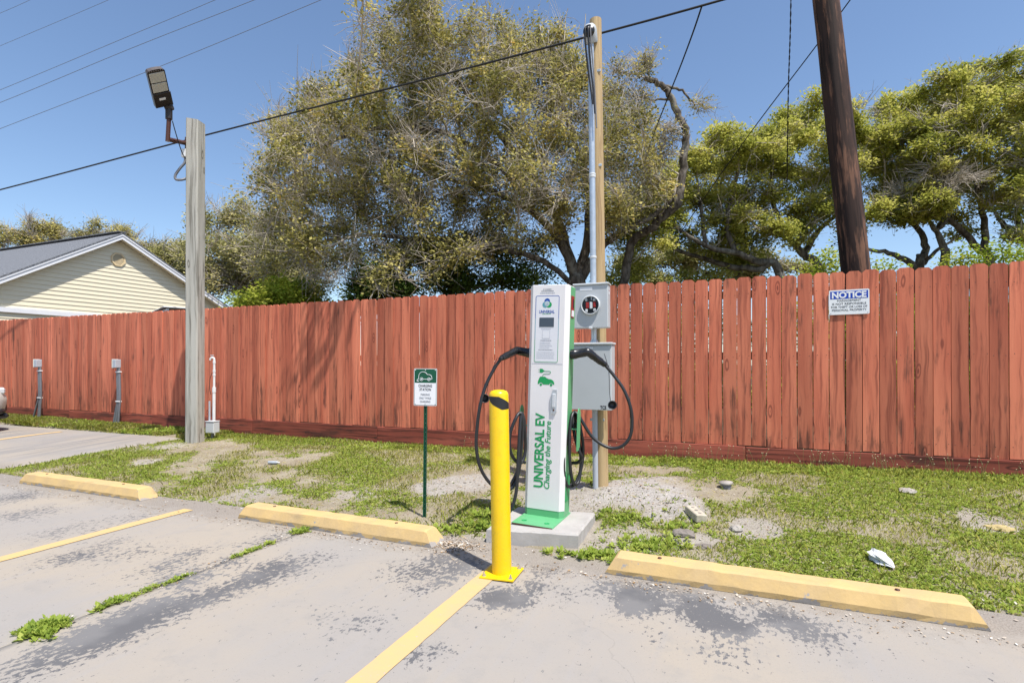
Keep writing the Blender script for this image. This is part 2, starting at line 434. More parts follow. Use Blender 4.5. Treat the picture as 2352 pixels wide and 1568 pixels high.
class MB:
    """collects shapes; build() links them as one mesh object"""

    def __init__(self):
        self.v, self.f, self.s = [], [], []

    def add(self, verts, faces, M=None, smooth=False):
        b = len(self.v)
        for p in verts:
            p = Vector(p)
            self.v.append(M @ p if M else p)
        for f in faces:
            self.f.append([b + i for i in f])
            self.s.append(smooth)
        return self

    def box(self, c, s, M=None, bev=0.0):
        x, y, z = (s[0] / 2, s[1] / 2, s[2] / 2)
        b = min(bev, x * 0.9, y * 0.9, z * 0.9)
        if b <= 0:
            vs = [(c[0] + i * x, c[1] + j * y, c[2] + k * z) for i in (-1, 1) for j in (-1, 1) for k in (-1, 1)]
            fs = [(0, 1, 3, 2), (4, 6, 7, 5), (0, 4, 5, 1), (2, 3, 7, 6), (0, 2, 6, 4), (1, 5, 7, 3)]
            return self.add(vs, fs, M)
        idx, vs, fs = {}, [], []
        for i in (-1, 1):
            for j in (-1, 1):
                for k in (-1, 1):
                    for a in range(3):
                        q = [i * (x - b), j * (y - b), k * (z - b)]
                        q[a] = (i * x, j * y, k * z)[a]
                        idx[(i, j, k, a)] = len(vs)
                        vs.append((c[0] + q[0], c[1] + q[1], c[2] + q[2]))
        for a in range(3):
            o1, o2 = [q for q in range(3) if q != a]
            for s_ in (-1, 1):
                loop = []
                for u, w in ((-1, -1), (1, -1), (1, 1), (-1, 1)):
                    k_ = [0, 0, 0]
                    k_[a], k_[o1], k_[o2] = s_, u, w
                    loop.append(idx[(*k_, a)])
                fs.append(loop)
        for a in range(3):
            o1, o2 = [q for q in range(3) if q != a]
            for u in (-1, 1):
                for w in (-1, 1):
                    k1, k2 = [0, 0, 0], [0, 0, 0]
                    k1[o1] = k2[o1] = u
                    k1[o2] = k2[o2] = w
                    k1[a], k2[a] = -1, 1
                    fs.append([idx[(*k1, o1)], idx[(*k2, o1)], idx[(*k2, o2)], idx[(*k1, o2)]])
        for i in (-1, 1):
            for j in (-1, 1):
                for k in (-1, 1):
                    fs.append([idx[(i, j, k, 0)], idx[(i, j, k, 1)], idx[(i, j, k, 2)]])
        return self.add(vs, fs, M)

    def prism(self, poly, d0, d1, M=None):
        """polygon in local x,z swept along y from d0 to d1"""
        n = len(poly)
        vs = [(p[0], d0, p[1]) for p in poly] + [(p[0], d1, p[1]) for p in poly]
        fs = [list(range(n)), list(range(2 * n - 1, n - 1, -1))]
        fs += [[i, (i + 1) % n + 0, (i + 1) % n + n, i + n][::-1] for i in range(n)]
        return self.add(vs, fs, M)

    def lathe(self, prof, seg=20, M=None, smooth=True):
        """profile (r, z) about the z axis"""
        vs, fs = [], []
        for r, z in prof:
            for i in range(seg):
                a = 2 * math.pi * i / seg
                vs.append((r * math.cos(a), r * math.sin(a), z))
        for j in range(len(prof) - 1):
            for i in range(seg):
                k = (i + 1) % seg
                fs.append([j * seg + i, j * seg + k, (j + 1) * seg + k, (j + 1) * seg + i])
        self.add(vs, fs, M, smooth)
        if prof[0][0] > 1e-6:
            self.add(vs[:seg], [list(range(seg))[::-1]], M)
        if prof[-1][0] > 1e-6:
            self.add(vs[-seg:], [list(range(seg))], M)
        return self

    def tube(self, pts, r, seg=8, M=None, caps=True):
        pts = [Vector(p) for p in pts]
        n = len(pts)
        rs = r if isinstance(r, (list, tuple, np.ndarray)) else [r] * n
        vs, fs = [], []
        up = Vector((0, 0, 1))
        t0 = (pts[1] - pts[0]).normalized()
        if abs(t0.z) > 0.95:
            up = Vector((1, 0, 0))
        u = t0.cross(up).normalized()
        for i, p in enumerate(pts):
            tg = (pts[min(i + 1, n - 1)] - pts[max(i - 1, 0)])
            if tg.length < 1e-9:
                tg = t0
            tg.normalize()
            u = (u - tg * u.dot(tg))
            if u.length < 1e-6:
                u = tg.orthogonal()
            u.normalize()
            w = tg.cross(u)
            for k in range(seg):
                a = 2 * math.pi * k / seg
                vs.append(p + (u * math.cos(a) + w * math.sin(a)) * rs[i])
        for i in range(n - 1):
            for k in range(seg):
                q = (k + 1) % seg
                fs.append([i * seg + k, i * seg + q, (i + 1) * seg + q, (i + 1) * seg + k])
        self.add(vs, fs, M, True)
        if caps:
            self.add(vs[:seg], [list(range(seg))[::-1]], M)
            self.add(vs[-seg:], [list(range(seg))], M)
        return self

    def build(self, name, mat, parent=None):
        me = bpy.data.meshes.new(name)
        me.from_pydata([tuple(p) for p in self.v], [], self.f)
        me.polygons.foreach_set('use_smooth', np.array(self.s, bool))
        me.materials.append(MATS[mat])
        me.update()
        o = bpy.data.objects.new(name, me)
        col.objects.link(o)
        if parent:
            o.parent = parent
        return o


def tag(o, label=None, cat=None, group=None, kind=None):
    for k, v in (('label', label), ('category', cat), ('group', group), ('kind', kind)):
        if v:
            o[k] = v
    return o


def thing(name, label, cat, loc=(0, 0, 0), rot=(0, 0, 0), group=None):
    o = bpy.data.objects.new(name, None)
    o.empty_display_size = 0.1
    col.objects.link(o)
    o.location = loc
    o.rotation_euler = rot
    return tag(o, label, cat, group)


def spline(pts, per=6):
    """Catmull-Rom through the points"""
    p = [Vector(q) for q in pts]
    p = [p[0] * 2 - p[1]] + p + [p[-1] * 2 - p[-2]]
    out = []
    for i in range(1, len(p) - 2):
        for k in range(per):
            s = k / per
            a, b, c, d = p[i - 1], p[i], p[i + 1], p[i + 2]
            out.append(0.5 * ((2 * b) + (c - a) * s + (2 * a - 5 * b + 4 * c - d) * s * s + (3 * b - a - 3 * c + d) * s ** 3))
    out.append(p[-2])
    return out


def text_mesh(name, body, size, mat, parent, M, width=None, bold=0.0, shear=0.0, spacing=1.0):
    """flat lettering; M places the text plane (text x,y -> M x,y); width stretches the line to a measured length"""
    cu = bpy.data.curves.new(name, 'FONT')
    cu.body = body
    cu.size = size
    cu.align_x = 'CENTER'
    cu.align_y = 'CENTER'
    cu.offset = bold
    cu.shear = shear
    cu.space_character = spacing
    cu.resolution_u = 3
    cu.extrude = 0.0004
    ob = bpy.data.objects.new(name, cu)
    col.objects.link(ob)
    bpy.context.view_layer.update()
    me = bpy.data.meshes.new_from_object(ob.evaluated_get(bpy.context.evaluated_depsgraph_get()))
    bpy.data.objects.remove(ob)
    xs = [v.co.x for v in me.vertices]
    ys = [v.co.y for v in me.vertices]
    cx, cy = (min(xs) + max(xs)) / 2, (min(ys) + max(ys)) / 2
    sx = width / (max(xs) - min(xs)) if width else 1.0
    for v in me.vertices:
        v.co = M @ Vector(((v.co.x - cx) * sx, v.co.y - cy, v.co.z))
    me.materials.clear()
    me.materials.append(MATS[mat])
    me.name = name
    o = bpy.data.objects.new(name, me)
    col.objects.link(o)
    o.parent = parent
    return o


# face planes: text x -> +x, text y -> +z, facing -y
FACE = Matrix(((1, 0, 0, 0), (0, 0, -1, 0), (0, 1, 0, 0), (0, 0, 0, 1)))


def face_at(x, y, z, rot=0.0):
    return Matrix.Translation((x, y, z)) @ FACE @ Matrix.Rotation(rot, 4, 'Z')


# ------------------------------------------------------------------ terrain
def sstep(x, a, b):
    q = np.clip((x - a) / (b - a), 0, 1)
    return q * q * (3 - 2 * q)


class VNoise:
    def __init__(self, seed):
        self.g = np.random.default_rng(seed).random((256, 256))

    def __call__(self, x, y, s):
        x = np.asarray(x, float) * s + 100.5
        y = np.asarray(y, float) * s + 57.3
        xi, yi = np.floor(x).astype(int), np.floor(y).astype(int)
        fx, fy = x - xi, y - yi
        fx, fy = fx * fx * (3 - 2 * fx), fy * fy * (3 - 2 * fy)
        a, b = self.g[xi % 256, yi % 256], self.g[(xi + 1) % 256, yi % 256]
        c, d = self.g[xi % 256, (yi + 1) % 256], self.g[(xi + 1) % 256, (yi + 1) % 256]
        return (a * (1 - fx) + b * fx) * (1 - fy) + (c * (1 - fx) + d * fx) * fy


vn, vn2, vn3 = VNoise(1), VNoise(2), VNoise(3)
FENCE_Y = 6.45
LOT_Y = 3.36           # rear edge of the lot behind the wheel stops
NX, NY = -7.9, 5.74    # the notch where the lot runs back towards the fence


def fence_ground(x):
    return np.interp(x, [-30, -14, -10, -8, -5, -2, 1, 2.5, 8], [0.16, 0.15, 0.11, 0.09, 0.10, 0.12, 0.17, 0.185, 0.19])


def lot_z(x, y):
    return 0.085 * sstep(np.asarray(y, float), 3.2, 5.6) * sstep(-np.asarray(x, float), 6.8, 8.2)


def lot_edge(x):
    return LOT_Y + 0.05 * (vn(x, x * 0, 1.7) - 0.5)


def in_lot(x, y):
    return (y < lot_edge(x)) | ((x < NX + 0.1 * (vn(y, y * 0, 1.3) - 0.5)) & (y < NY + 0.05 * (vn(x, x * 0 + 3, 1.1) - 0.5)))


SAND = [(-0.80, 4.82, 0.54, 0.085, 1.0), (-0.40, 4.45, 0.35, 0.03, 0.9), (-2.5, 4.60, 0.42, 0.01, 0.75), (-1.35, 4.5, 0.5, 0.02, 0.7),
        (-0.75, 3.75, 0.40, 0.01, 0.55), (-0.30, 3.86, 0.20, 0.05, 0.6), (-6.7, 4.4, 0.25, 0.0, 0.6), (1.7, 4.86, 0.28, 0.0, 0.5),
        (-1.75, 3.30, 0.22, 0.0, 0.5), (0.1, 4.3, 0.25, 0.0, 0.6), (-7.6, 5.2, 0.3, 0, 0.5), (-4.6, 6.2, 0.3, 0, 0.5),
        (1.3, 3.3, 0.35, 0, 0.4), (-3.2, 4.15, 0.3, 0, 0.4), (-4.2, 3.6, 0.35, 0, 0.5)]


def sand_at(x, y):
    s = np.zeros_like(np.asarray(x, float))
    for a, b, r, h, k in SAND:
        d = np.hypot(x - a, (y - b) * 0.9)
        s = np.maximum(s, k * sstep(-d - 0.35 * r * (vn2(x, y, 4.0) - 0.5) * 2, -r * 1.15, -r * 0.55))
    return s


def ground_z(x, y):
    x, y = np.asarray(x, float), np.asarray(y, float)
    zf = fence_ground(x)
    u = np.clip((y - 3.3) / (6.4 - 3.3), 0, 1)
    z = zf * (0.25 * u + 0.75 * u * u * (3 - 2 * u))
    left = sstep(-x, 7.3, 8.1)
    z = np.where(y < 6.4, z * (1 - left) + left * np.maximum(z, lot_z(x, y) - 0.0), z)
    for a, b, r, h, k in SAND:
        if h:
            d2 = ((x - a) ** 2 + (y - b) ** 2) / (r * r)
            z = z + h * np.exp(-d2 * 1.6)
    amp = sstep(y, 3.2, 3.6)
    sd_ = sstep(sand_at(x, y), 0.3, 0.8) * amp
    z = z + sd_ * (0.030 * (vn2(x, y, 9.0) - 0.5) + 0.020 * (vn(x, y, 23.0) - 0.5))
    z = z + amp * (0.022 * (vn(x, y, 2.2) - 0.5) + 0.014 * (vn2(x, y, 7.0) - 0.5) + 0.006 * (vn3(x, y, 19.0) - 0.5))
    inside = in_lot(x, y)
    z = np.where(inside, lot_z(x, y) - 0.05, z)
    near = (y < lot_edge(x) + 0.12) & ~inside
    z = np.where(near, np.minimum(z, 0.012), z)
    return z


def gz(x, y):
    return float(ground_z(np.array([x]), np.array([y]))[0])


def grid(xs, ys):
    X, Y = np.meshgrid(xs, ys)
    n, m = len(ys), len(xs)
    i = np.arange(n * m).reshape(n, m)
    F = np.stack([i[:-1, :-1], i[:-1, 1:], i[1:, 1:], i[1:, :-1]], -1).reshape(-1, 4)
    return X.ravel(), Y.ravel(), F


xs = np.concatenate([[-600, -300, -150, -80, -50, -35, -25], np.arange(-20, -9, 0.25), np.arange(-9, 5, 0.04), np.arange(5, 9, 0.3), [12, 18, 30, 60, 120, 300, 600]])
ys = np.concatenate([[-300, -100, -40, -15, -6, -2, 0, 1.5, 2.6], np.arange(3.0, 6.8, 0.04), [7, 7.5, 8, 9, 10, 12, 15, 20, 30, 50, 90, 180, 400, 900]])
X, Y, F = grid(xs, ys)
Z = ground_z(X, Y)
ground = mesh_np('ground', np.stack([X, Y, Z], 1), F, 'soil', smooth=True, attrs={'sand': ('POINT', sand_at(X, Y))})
tag(ground, kind='structure')

# ------------------------------------------------------------------ parking lot: slabs, lines
SEAL = []
for px, py, r, k in [(700, 1290, .16, .55), (640, 1305, .16, .75), (590, 1325, .13, .85), (540, 1345, .13, .7), (480, 1370, .12, .8), (420, 1385, .14, .8), (350, 1400, .14, .9), (300, 1430, .14, 1.), (240, 1455, .15, 1.), (180, 1480, .14, .8), (110, 1510, .14, .7), (60, 1530, .12, .6),
                     (520, 1290, .12, .6), (440, 1270, .12, .55), (300, 1270, .16, .5), (380, 1300, .14, .6), (420, 1330, .14, .75), (180, 1275, .16, .65), (240, 1250, .14, .5), (620, 1235, .12, .55), (560, 1255, .14, .45),
                     (1010, 1285, .12, .75), (1060, 1300, .12, .85), (960, 1310, .13, .7), (1020, 1330, .10, .7), (960, 1350, .08, .6), (900, 1300, .1, .4),
                     (1150, 1372, .10, 1.), (1185, 1380, .08, 1.), (1230, 1345, .10, .7), (1260, 1310, .1, .6), (1300, 1360, .1, .45),
                     (1400, 1345, .11, .7), (1450, 1365, .11, 1.), (1480, 1385, .10, 1.), (1450, 1395, .07, 1.), (1520, 1350, .12, .75), (1580, 1370, .12, .8),
                     (1610, 1405, .11, 1.), (1650, 1425, .11, 1.), (1690, 1440, .09, .9), (1600, 1380, .1, .85), (1560, 1390, .1, .6), (1720, 1390, .1, .55), (1790, 1420, .11, .85), (1840, 1440, .11, .85), (1880, 1460, .1, .7), (1940, 1440, .1, .4),
                     (820, 1430, .1, .5), (870, 1440, .08, .45), (770, 1410, .1, .45), (960, 1500, .07, .6), (1000, 1490, .07, .6), (1650, 1490, .09, .5), (1700, 1500, .09, .5), (1500, 1470, .1, .35),
                     (300, 1190, .2, .45), (150, 1220, .2, .5), (60, 1180, .2, .6), (40, 1140, .25, .6), (870, 1230, .1, .35)]:
    g = G(px, py)
    SEAL.append((g.x, g.y, r, k))


def seal_at(x, y):
    s = np.full_like(x, 0.17)
    s = s + 0.10 * (vn3(x, y, 0.8) - 0.5)
    for a, b, r, k in SEAL:
        s = np.maximum(s, 0.17 + (k - 0.17) * np.exp(-(((x - a) / (r * 1.1)) ** 2 + ((y - b) / (r * 1.35)) ** 2) * 0.8))
    far = sstep(np.abs(x + 0.5), 9, 14)
    return s + 0.25 * far * (vn(x, y, 0.6))


lot = thing('parking_lot', None, None)
tag(lot, kind='structure')
JX = -2.94


def slab(xs, ys, clip=None):
    X, Y, F = grid(xs, ys)
    Z = lot_z(X, Y)
    hz = 0.75 * sstep(Y, 3.6, 4.3) * sstep(-X, 7.5, 9) * sstep(vn2(X, Y, 0.55), 0.35, 0.6)
    if clip is not None:
        Y = clip(X, Y)
    V = np.stack([X, Y, Z], 1)
    n, m = len(ys), len(xs)
    # skirt down the four sides
    i = np.arange(n * m).reshape(n, m)
    ring = np.concatenate([i[0, :], i[1:, -1], i[-1, -2::-1], i[-2:0:-1, 0]])
    low = V[ring].copy()
    low[:, 2] -= 0.12
    b = len(V)
    k = len(ring)
    SF = np.array([[ring[q], b + q, b + (q + 1) % k, ring[(q + 1) % k]] for q in range(k)])
    s = seal_at(X, Y)
    return mesh_np('concrete_slab', np.concatenate([V, low]), np.concatenate([F, SF]), 'lot_concrete', lot,
                   attrs={'seal': ('POINT', np.concatenate([s, s[ring]])), 'haze': ('POINT', np.concatenate([hz, hz[ring]]))})


def rear(X, Y):
    return np.where(Y > LOT_Y - 0.02, lot_edge(X), Y)


def rear_notch(X, Y):
    return np.where(Y > NY - 0.02, NY + 0.05 * (vn(X, X * 0 + 3, 1.1) - 0.5), Y)


slab(np.arange(JX + 0.008, 6.0, 0.05), np.concatenate([np.arange(-4, 0, 0.2), np.arange(0, LOT_Y, 0.05), [LOT_Y]]), rear)
slab(np.concatenate([np.arange(-7.9, JX - 0.008, 0.05), [JX - 0.008]]), np.concatenate([np.arange(-4, 0, 0.2), np.arange(0, LOT_Y, 0.05), [LOT_Y]]), rear)
slab(np.concatenate([np.arange(-26, -7.95, 0.15), [-7.91]]), np.concatenate([np.arange(-4, NY, 0.12), [NY]]), rear_notch)


def line(x, y0, y1, w=0.11):
    yy = np.arange(y0, y1 + 0.01, 0.06)
    jit = lambda s: 0.003 * (rng.random(len(yy)) - 0.5) * s
    L = np.stack([x - w / 2 + jit(1), yy, lot_z(np.full_like(yy, x), yy) + 0.004], 1)
    Rr = np.stack([x + w / 2 + jit(1), yy, lot_z(np.full_like(yy, x), yy) + 0.004], 1)
    V = np.stack([L, Rr], 1).reshape(-1, 3)
    n = len(yy)
    Fq = np.array([[2 * i, 2 * i + 1, 2 * i + 3, 2 * i + 2] for i in range(n - 1)])
    o = mesh_np('parking_line', V, Fq, 'line_yellow', lot)
    return o


line(-1.328, -4, 3.06)
line(-4.262, -4, 3.15)
line(-10.6, -2, 5.5)
line(-13.7, -2, 5.5)
line(1.60, -4, 2.9)


# ------------------------------------------------------------------ wheel stops
def wheel_stop(x0, x1, yf, label, chamf, seed):
    L = x1 - x0
    t = thing('wheel_stop', label, 'wheel stop', ((x0 + x1) / 2, yf + 0.08, 0.002), (0, 0, R(random.uniform(-0.4, 0.4))), 'yellow wheel stops along the lot edge')
    n = 26
    xs_ = np.linspace(-L / 2, L / 2, n)
    prof = [(-0.082, 0.0), (-0.084, 0.030), (-0.062, 0.094), (-0.050, 0.103), (0.050, 0.103), (0.062, 0.094), (0.084, 0.030), (0.082, 0.0)]
    r_ = np.random.default_rng(seed)
    V, Fs = [], []
    for i, x in enumerate(xs_):
        e = min(i, n - 1 - i)
        for (y, z) in prof:
            dx = 0.0
            if e == 0:
                dx = (z / 0.098) * 0.055 * (1 if i == 0 else -1)
                z = z * 0.93
            V.append((x + dx, y + r_.uniform(-.0025, .0025), max(0, z + (r_.uniform(-.0025, .0025) if z > 0 else 0))))
    k = len(prof)
    for i in range(n - 1):
        for j in range(k - 1):
            Fs.append((i * k + j, (i + 1) * k + j, (i + 1) * k + j + 1, i * k + j + 1))
    mb = MB().add(V, Fs)
    mb.add(V[:k], [list(range(k))])
    mb.add(V[-k:], [list(range(k))[::-1]])
    mb.build('block', 'stop_yellow', t)
    for xx in (-L * 0.33, L * 0.31):
        MB().lathe([(0.011, 0.0), (0.011, 0.006), (0.0, 0.008)], 10, Matrix.Translation((xx, 0.0, 0.1020))).build('anchor_pin', 'bronze', t)
    return t


wheel_stop(-6.83, -4.93, 3.17, 'chipped yellow concrete wheel stop nearest the grey lamp post', 1, 3)
wheel_stop(-3.66, -1.87, 3.11, 'yellow concrete wheel stop between the lamp post side and the yellow bollard', 1, 4)
wheel_stop(-0.71, 1.08, 3.115, 'yellow concrete wheel stop to the right of the charging station', 1, 5)

# ------------------------------------------------------------------ fence
fence = thing('wooden_fence', 'long red stained wooden picket fence with dog ear tops', 'fence', (0, 0, 0))
TOPZ, BOTZ = 2.18, 0.335
PH = TOPZ - BOTZ
PICK = []
for vi in range(10):
    r_ = np.random.default_rng(100 + vi)
    w = 0.139 + r_.uniform(-0.0025, 0.0015)
    h = PH
    ear = 0.026 + r_.uniform(-0.004, 0.006)
    zs = [0, 0.3, 0.6, 0.95, 1.25, 1.55, h - ear, h]
    bow = r_.uniform(-0.002, 0.002)
    bowy = r_.uniform(-0.007, 0.007)
    tw = r_.uniform(-0.004, 0.004)
    th = 0.016
    V = []
    for z in zs:
        q = math.sin(math.pi * z / h)
        hw = w / 2 - (ear if z == h else 0)
        for sx_, sy_ in ((-1, 0), (1, 0), (1, 1), (-1, 1)):
            V.append((sx_ * hw + bow * q, -th + sy_ * th + bowy * q + tw * sx_ * (z / h - 0.5), z))
    Fs = []
    for i in range(len(zs) - 1):
        for j in range(4):
            k2 = (j + 1) % 4
            Fs.append((i * 4 + j, i * 4 + k2, i * 4 + 4 + k2, i * 4 + 4 + j))
    Fs += [(3, 2, 1, 0), tuple(len(V) - 4 + j for j in range(4))]
    me = bpy.data.meshes.new('picket')
    me.from_pydata(V, [], Fs)
    me.materials.append(MATS['fence_red'])
    PICK.append(me)
x = -24.0
nails = []
while x < 6.5:
    o = bpy.data.objects.new('picket', random.choice(PICK))
    col.objects.link(o)
    o.parent = fence
    z0 = BOTZ + random.uniform(-0.006, 0.008)
    o.location = (x, FENCE_Y + random.uniform(-0.004, 0.004), z0)
    o.rotation_euler = (random.uniform(-.003, .003), random.uniform(-.0012, .0012) - 0.004 * max(0, x) / 2, random.uniform(-.03, .03))
    for nz in (0.11, 0.98, 1.66):
        for sx_ in (-0.043, 0.043):
            nails.append((x + sx_ + random.uniform(-.01, .01), FENCE_Y - 0.0245, z0 + nz + random.uniform(-.008, .008)))
    x += 0.139 + (random.uniform(0.0065, 0.0095) if x > -3.2 else random.uniform(0.003, 0.0065))
nb = MB()
for p in nails:
    if -15 < p[0] < 4:
        nb.add([(p[0] + 0.0042 * math.cos(a), p[1], p[2] + 0.0042 * math.sin(a)) for a in [i * math.pi / 3 for i in range(6)]] + [(p[0], p[1] - 0.002, p[2])],
               [((i + 1) % 6, i, 6) for i in range(6)])
tag(nb.build('nail_heads', 'nail_dark', fence), kind='stuff')
kx = -24.3
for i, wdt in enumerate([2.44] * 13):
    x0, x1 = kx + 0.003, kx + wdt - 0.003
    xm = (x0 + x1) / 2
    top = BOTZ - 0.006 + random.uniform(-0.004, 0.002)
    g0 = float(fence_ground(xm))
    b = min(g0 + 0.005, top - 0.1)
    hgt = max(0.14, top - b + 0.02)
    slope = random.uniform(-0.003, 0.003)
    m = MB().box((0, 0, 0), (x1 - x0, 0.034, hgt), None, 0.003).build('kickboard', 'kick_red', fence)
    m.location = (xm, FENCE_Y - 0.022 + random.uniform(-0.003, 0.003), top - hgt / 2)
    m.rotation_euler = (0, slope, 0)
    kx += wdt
for zr in (0.36, 1.32, 2.0):
    for i in range(13):
        m = MB().box((0, 0, 0), (2.434, 0.038, 0.085), None, 0.002).build('rail', 'rail_wood', fence)
        m.location = (-24.3 + 2.44 * i + 1.22, FENCE_Y + 0.028, zr)
for i in range(14):
    xx = -24.3 + 2.44 * i
    m = MB().box((0, 0, 0.95), (0.089, 0.089, 2.25), None, 0.004).build('fence_post', 'rail_wood', fence)
    m.location = (xx, FENCE_Y + 0.0935, 0)


# ------------------------------------------------------------------ notice sign on the fence
def rounded(w, h, r, n=4):
    p = []
    for cx_, cz_, a0 in ((w / 2 - r, h / 2 - r, 0), (-w / 2 + r, h / 2 - r, 90), (-w / 2 + r, -h / 2 + r, 180), (w / 2 - r, -h / 2 + r, 270)):
        for i in range(n + 1):
            a = R(a0 + 90 * i / n)
            p.append((cx_ + r * math.cos(a), cz_ + r * math.sin(a)))
    return p


def plate(mb, poly, y, th=0.0012, dx=0, dz=0):
    """a thin plate facing -y whose front is at y"""
    return mb.prism([(a + dx, b + dz) for a, b in poly][::-1], y, y + th)


ns = thing('notice_sign', 'white and blue NOTICE sign screwed to the red fence pickets', 'sign', (1.072, FENCE_Y - 0.028, 1.866), (0, R(-0.5), 0))
plate(MB(), rounded(0.356, 0.254, 0.012), -0.003, 0.003).build('panel', 'print_white', ns)
plate(MB(), rounded(0.334, 0.078, 0.001, 1), -0.0042, 0.001, 0, 0.074).build('blue_band', 'notice_blue', ns)
text_mesh('lettering', 'NOTICE', 0.085, 'print_white', ns, face_at(0, -0.0050, 0.074), 0.305, 0.0035)
for i, (s, w) in enumerate([('MANAGEMENT', 0.21), ('IS NOT RESPONSIBLE', 0.30), ('FOR THEFT OR LOSS OF', 0.318), ('PERSONAL PROPERTY', 0.305)]):
    text_mesh('lettering', s, 0.030, 'print_black', ns, face_at(0, -0.0038, 0.016 - 0.0325 * i), w, 0.0)
for sx_ in (-1, 1):
    for sz_ in (-1, 1):
        MB().lathe([(0.005, 0), (0.0, 0.003)], 8, Matrix.Translation((sx_ * 0.163, -0.003, sz_ * 0.113)) @ Matrix.Rotation(R(90), 4, 'X')).build('screw', 'print_grey', ns)

# ------------------------------------------------------------------ concrete pad and charging station
pad_pts = [(-1.585, 3.345), (-0.965, 3.455), (-0.985, 4.02), (-1.60, 3.95)]
pc = Vector((-1.28, 3.7, 0))
pad = thing('concrete_pad', 'square concrete footing pad under the charging station', 'concrete pad', (pc.x, pc.y, -0.04))
mb = MB()
V, Fs = [], []
rr = np.random.default_rng(5)
rings = [(0.0, 0.0), (0.0, 0.128), (0.012, 0.140)]
NS = 10
for ins, z in rings:
    for e in range(4):
        a, b = Vector((*pad_pts[e], 0)), Vector((*pad_pts[(e + 1) % 4], 0))
        for k in range(NS):
            p = a.lerp(b, k / NS) - pc
            p = p * (1 - ins / 0.3)
            j = 0.004 if z > 0 else 0
            V.append((p.x + rr.uniform(-j, j), p.y + rr.uniform(-j, j), z + rr.uniform(-j, j) * 0.5))
n = NS * 4
for q in range(len(rings) - 1):
    for i in range(n):
        Fs.append((q * n + i, q * n + (i + 1) % n, (q + 1) * n + (i + 1) % n, (q + 1) * n + i))
Fs.append(tuple(range(2 * n, 3 * n)))
mb.add(V, Fs)
mb.build('slab', 'pad_concrete', pad)

ch = thing('charging_station', 'white and green electric car charging station with two black cables', 'charging station', (-1.307, 3.72, 0.101), (0, R(1.75), 0))
W2, DEP, HT = 0.153, 0.175, 1.70
# foot plate with bolt holes shown as dark sunk rings
mb = MB()
mb.box((0, -0.01, 0.006), (0.305, 0.435, 0.012), None, 0.002)
fp = mb.build('base_plate', 'charger_green', ch)
MB().box((0, -0.2295, 0.0055), (0.300, 0.003, 0.0085)).build('rust_edge', 'bronze', fp)
for sx_ in (-0.085, 0.085):
    MB().lathe([(0.019, 0.0), (0.019, 0.0012), (0.013, 0.0012), (0.013, 0.0004), (0, 0.0004)], 18, Matrix.Translation((sx_, -0.15, 0.0122))).build('bolt_hole', 'print_green', fp)
# green inner body and skirt
mb = MB()
mb.box((0, DEP / 2 + 0.016, HT / 2 + 0.004), (2 * W2 - 0.006, DEP - 0.03, HT - 0.012), None, 0.004)
bd = mb.build('body', 'charger_green', ch)
mb = MB()
mb.prism([(-W2 + 0.032, 0.0), (W2 - 0.032, 0.0)] + [(W2, 0.036), (-W2, 0.036)], 0, 0.001)
mb = MB()
sk = [(-W2 + 0.030, 0.002), (W2 - 0.030, 0.002), (W2 - 0.001, 0.037), (-W2 + 0.001, 0.037)]
mb.add([(p[0], p[1], 0.012) for p in sk] + [(p[0], p[1], 0.062) for p in sk], [(0, 1, 5, 4), (1, 2, 6, 5), (2, 3, 7, 6), (3, 0, 4, 7), (4, 5, 6, 7)])
mb.build('skirt', 'charger_green', ch)
# white cover with chamfered sides
mb = MB()
cv = [(-W2 + 0.030, 0.0), (W2 - 0.030, 0.0), (W2, 0.035), (W2, 0.042), (-W2, 0.042), (-W2, 0.035)]
z0, z1 = 0.062, HT
k = len(cv)
mb.add([(p[0], p[1], z0) for p in cv] + [(p[0], p[1], z1) for p in cv],
       [(i, (i + 1) % k, (i + 1) % k + k, i + k) for i in range(k)] + [tuple(range(k, 2 * k)), tuple(range(k))[::-1]])
cover = mb.build('front_cover', 'charger_white', ch)
MB().box((0, DEP / 2 + 0.02, HT + 0.003), (2 * W2 - 0.03, DEP - 0.02, 0.01), None, 0.003).build('top_cap', 'charger_white', ch)
# info panel
zt = HT
pnl = plate(MB(), rounded(0.186, 0.492, 0.014), -0.0012, 0.001, -0.009, zt - 0.318).build('info_panel', 'panel_print', ch)


def frame_ring(w, h, r, t_, y, dx, dz, z_lo, z_hi):
    """rounded rectangular printed border, only its quads between z_lo and z_hi"""
    a, b = rounded(w, h, r, 5), rounded(w - 2 * t_, h - 2 * t_, r - t_, 5)
    # straight sides are split so the print can change colour on the way down
    m_ = MB()
    n_ = len(a)
    for i in range(n_):
        j = (i + 1) % n_
        p = [a[i], a[j], b[j], b[i]]
        steps = 12 if abs(a[i][1] - a[j][1]) > 0.2 else 1
        for s in range(steps):
            f0, f1 = s / steps, (s + 1) / steps
            q = [(p[0][0] + (p[1][0] - p[0][0]) * f, p[0][1] + (p[1][1] - p[0][1]) * f) for f in (f0, f1)] + \
                [(p[3][0] + (p[2][0] - p[3][0]) * f, p[3][1] + (p[2][1] - p[3][1]) * f) for f in (f1, f0)]
            zc = sum(v_[1] for v_ in q) / 4
            if z_lo <= zc < z_hi:
                m_.add([(v_[0] + dx, y, v_[1] + dz) for v_ in q], [(0, 1, 2, 3)])
    return m_


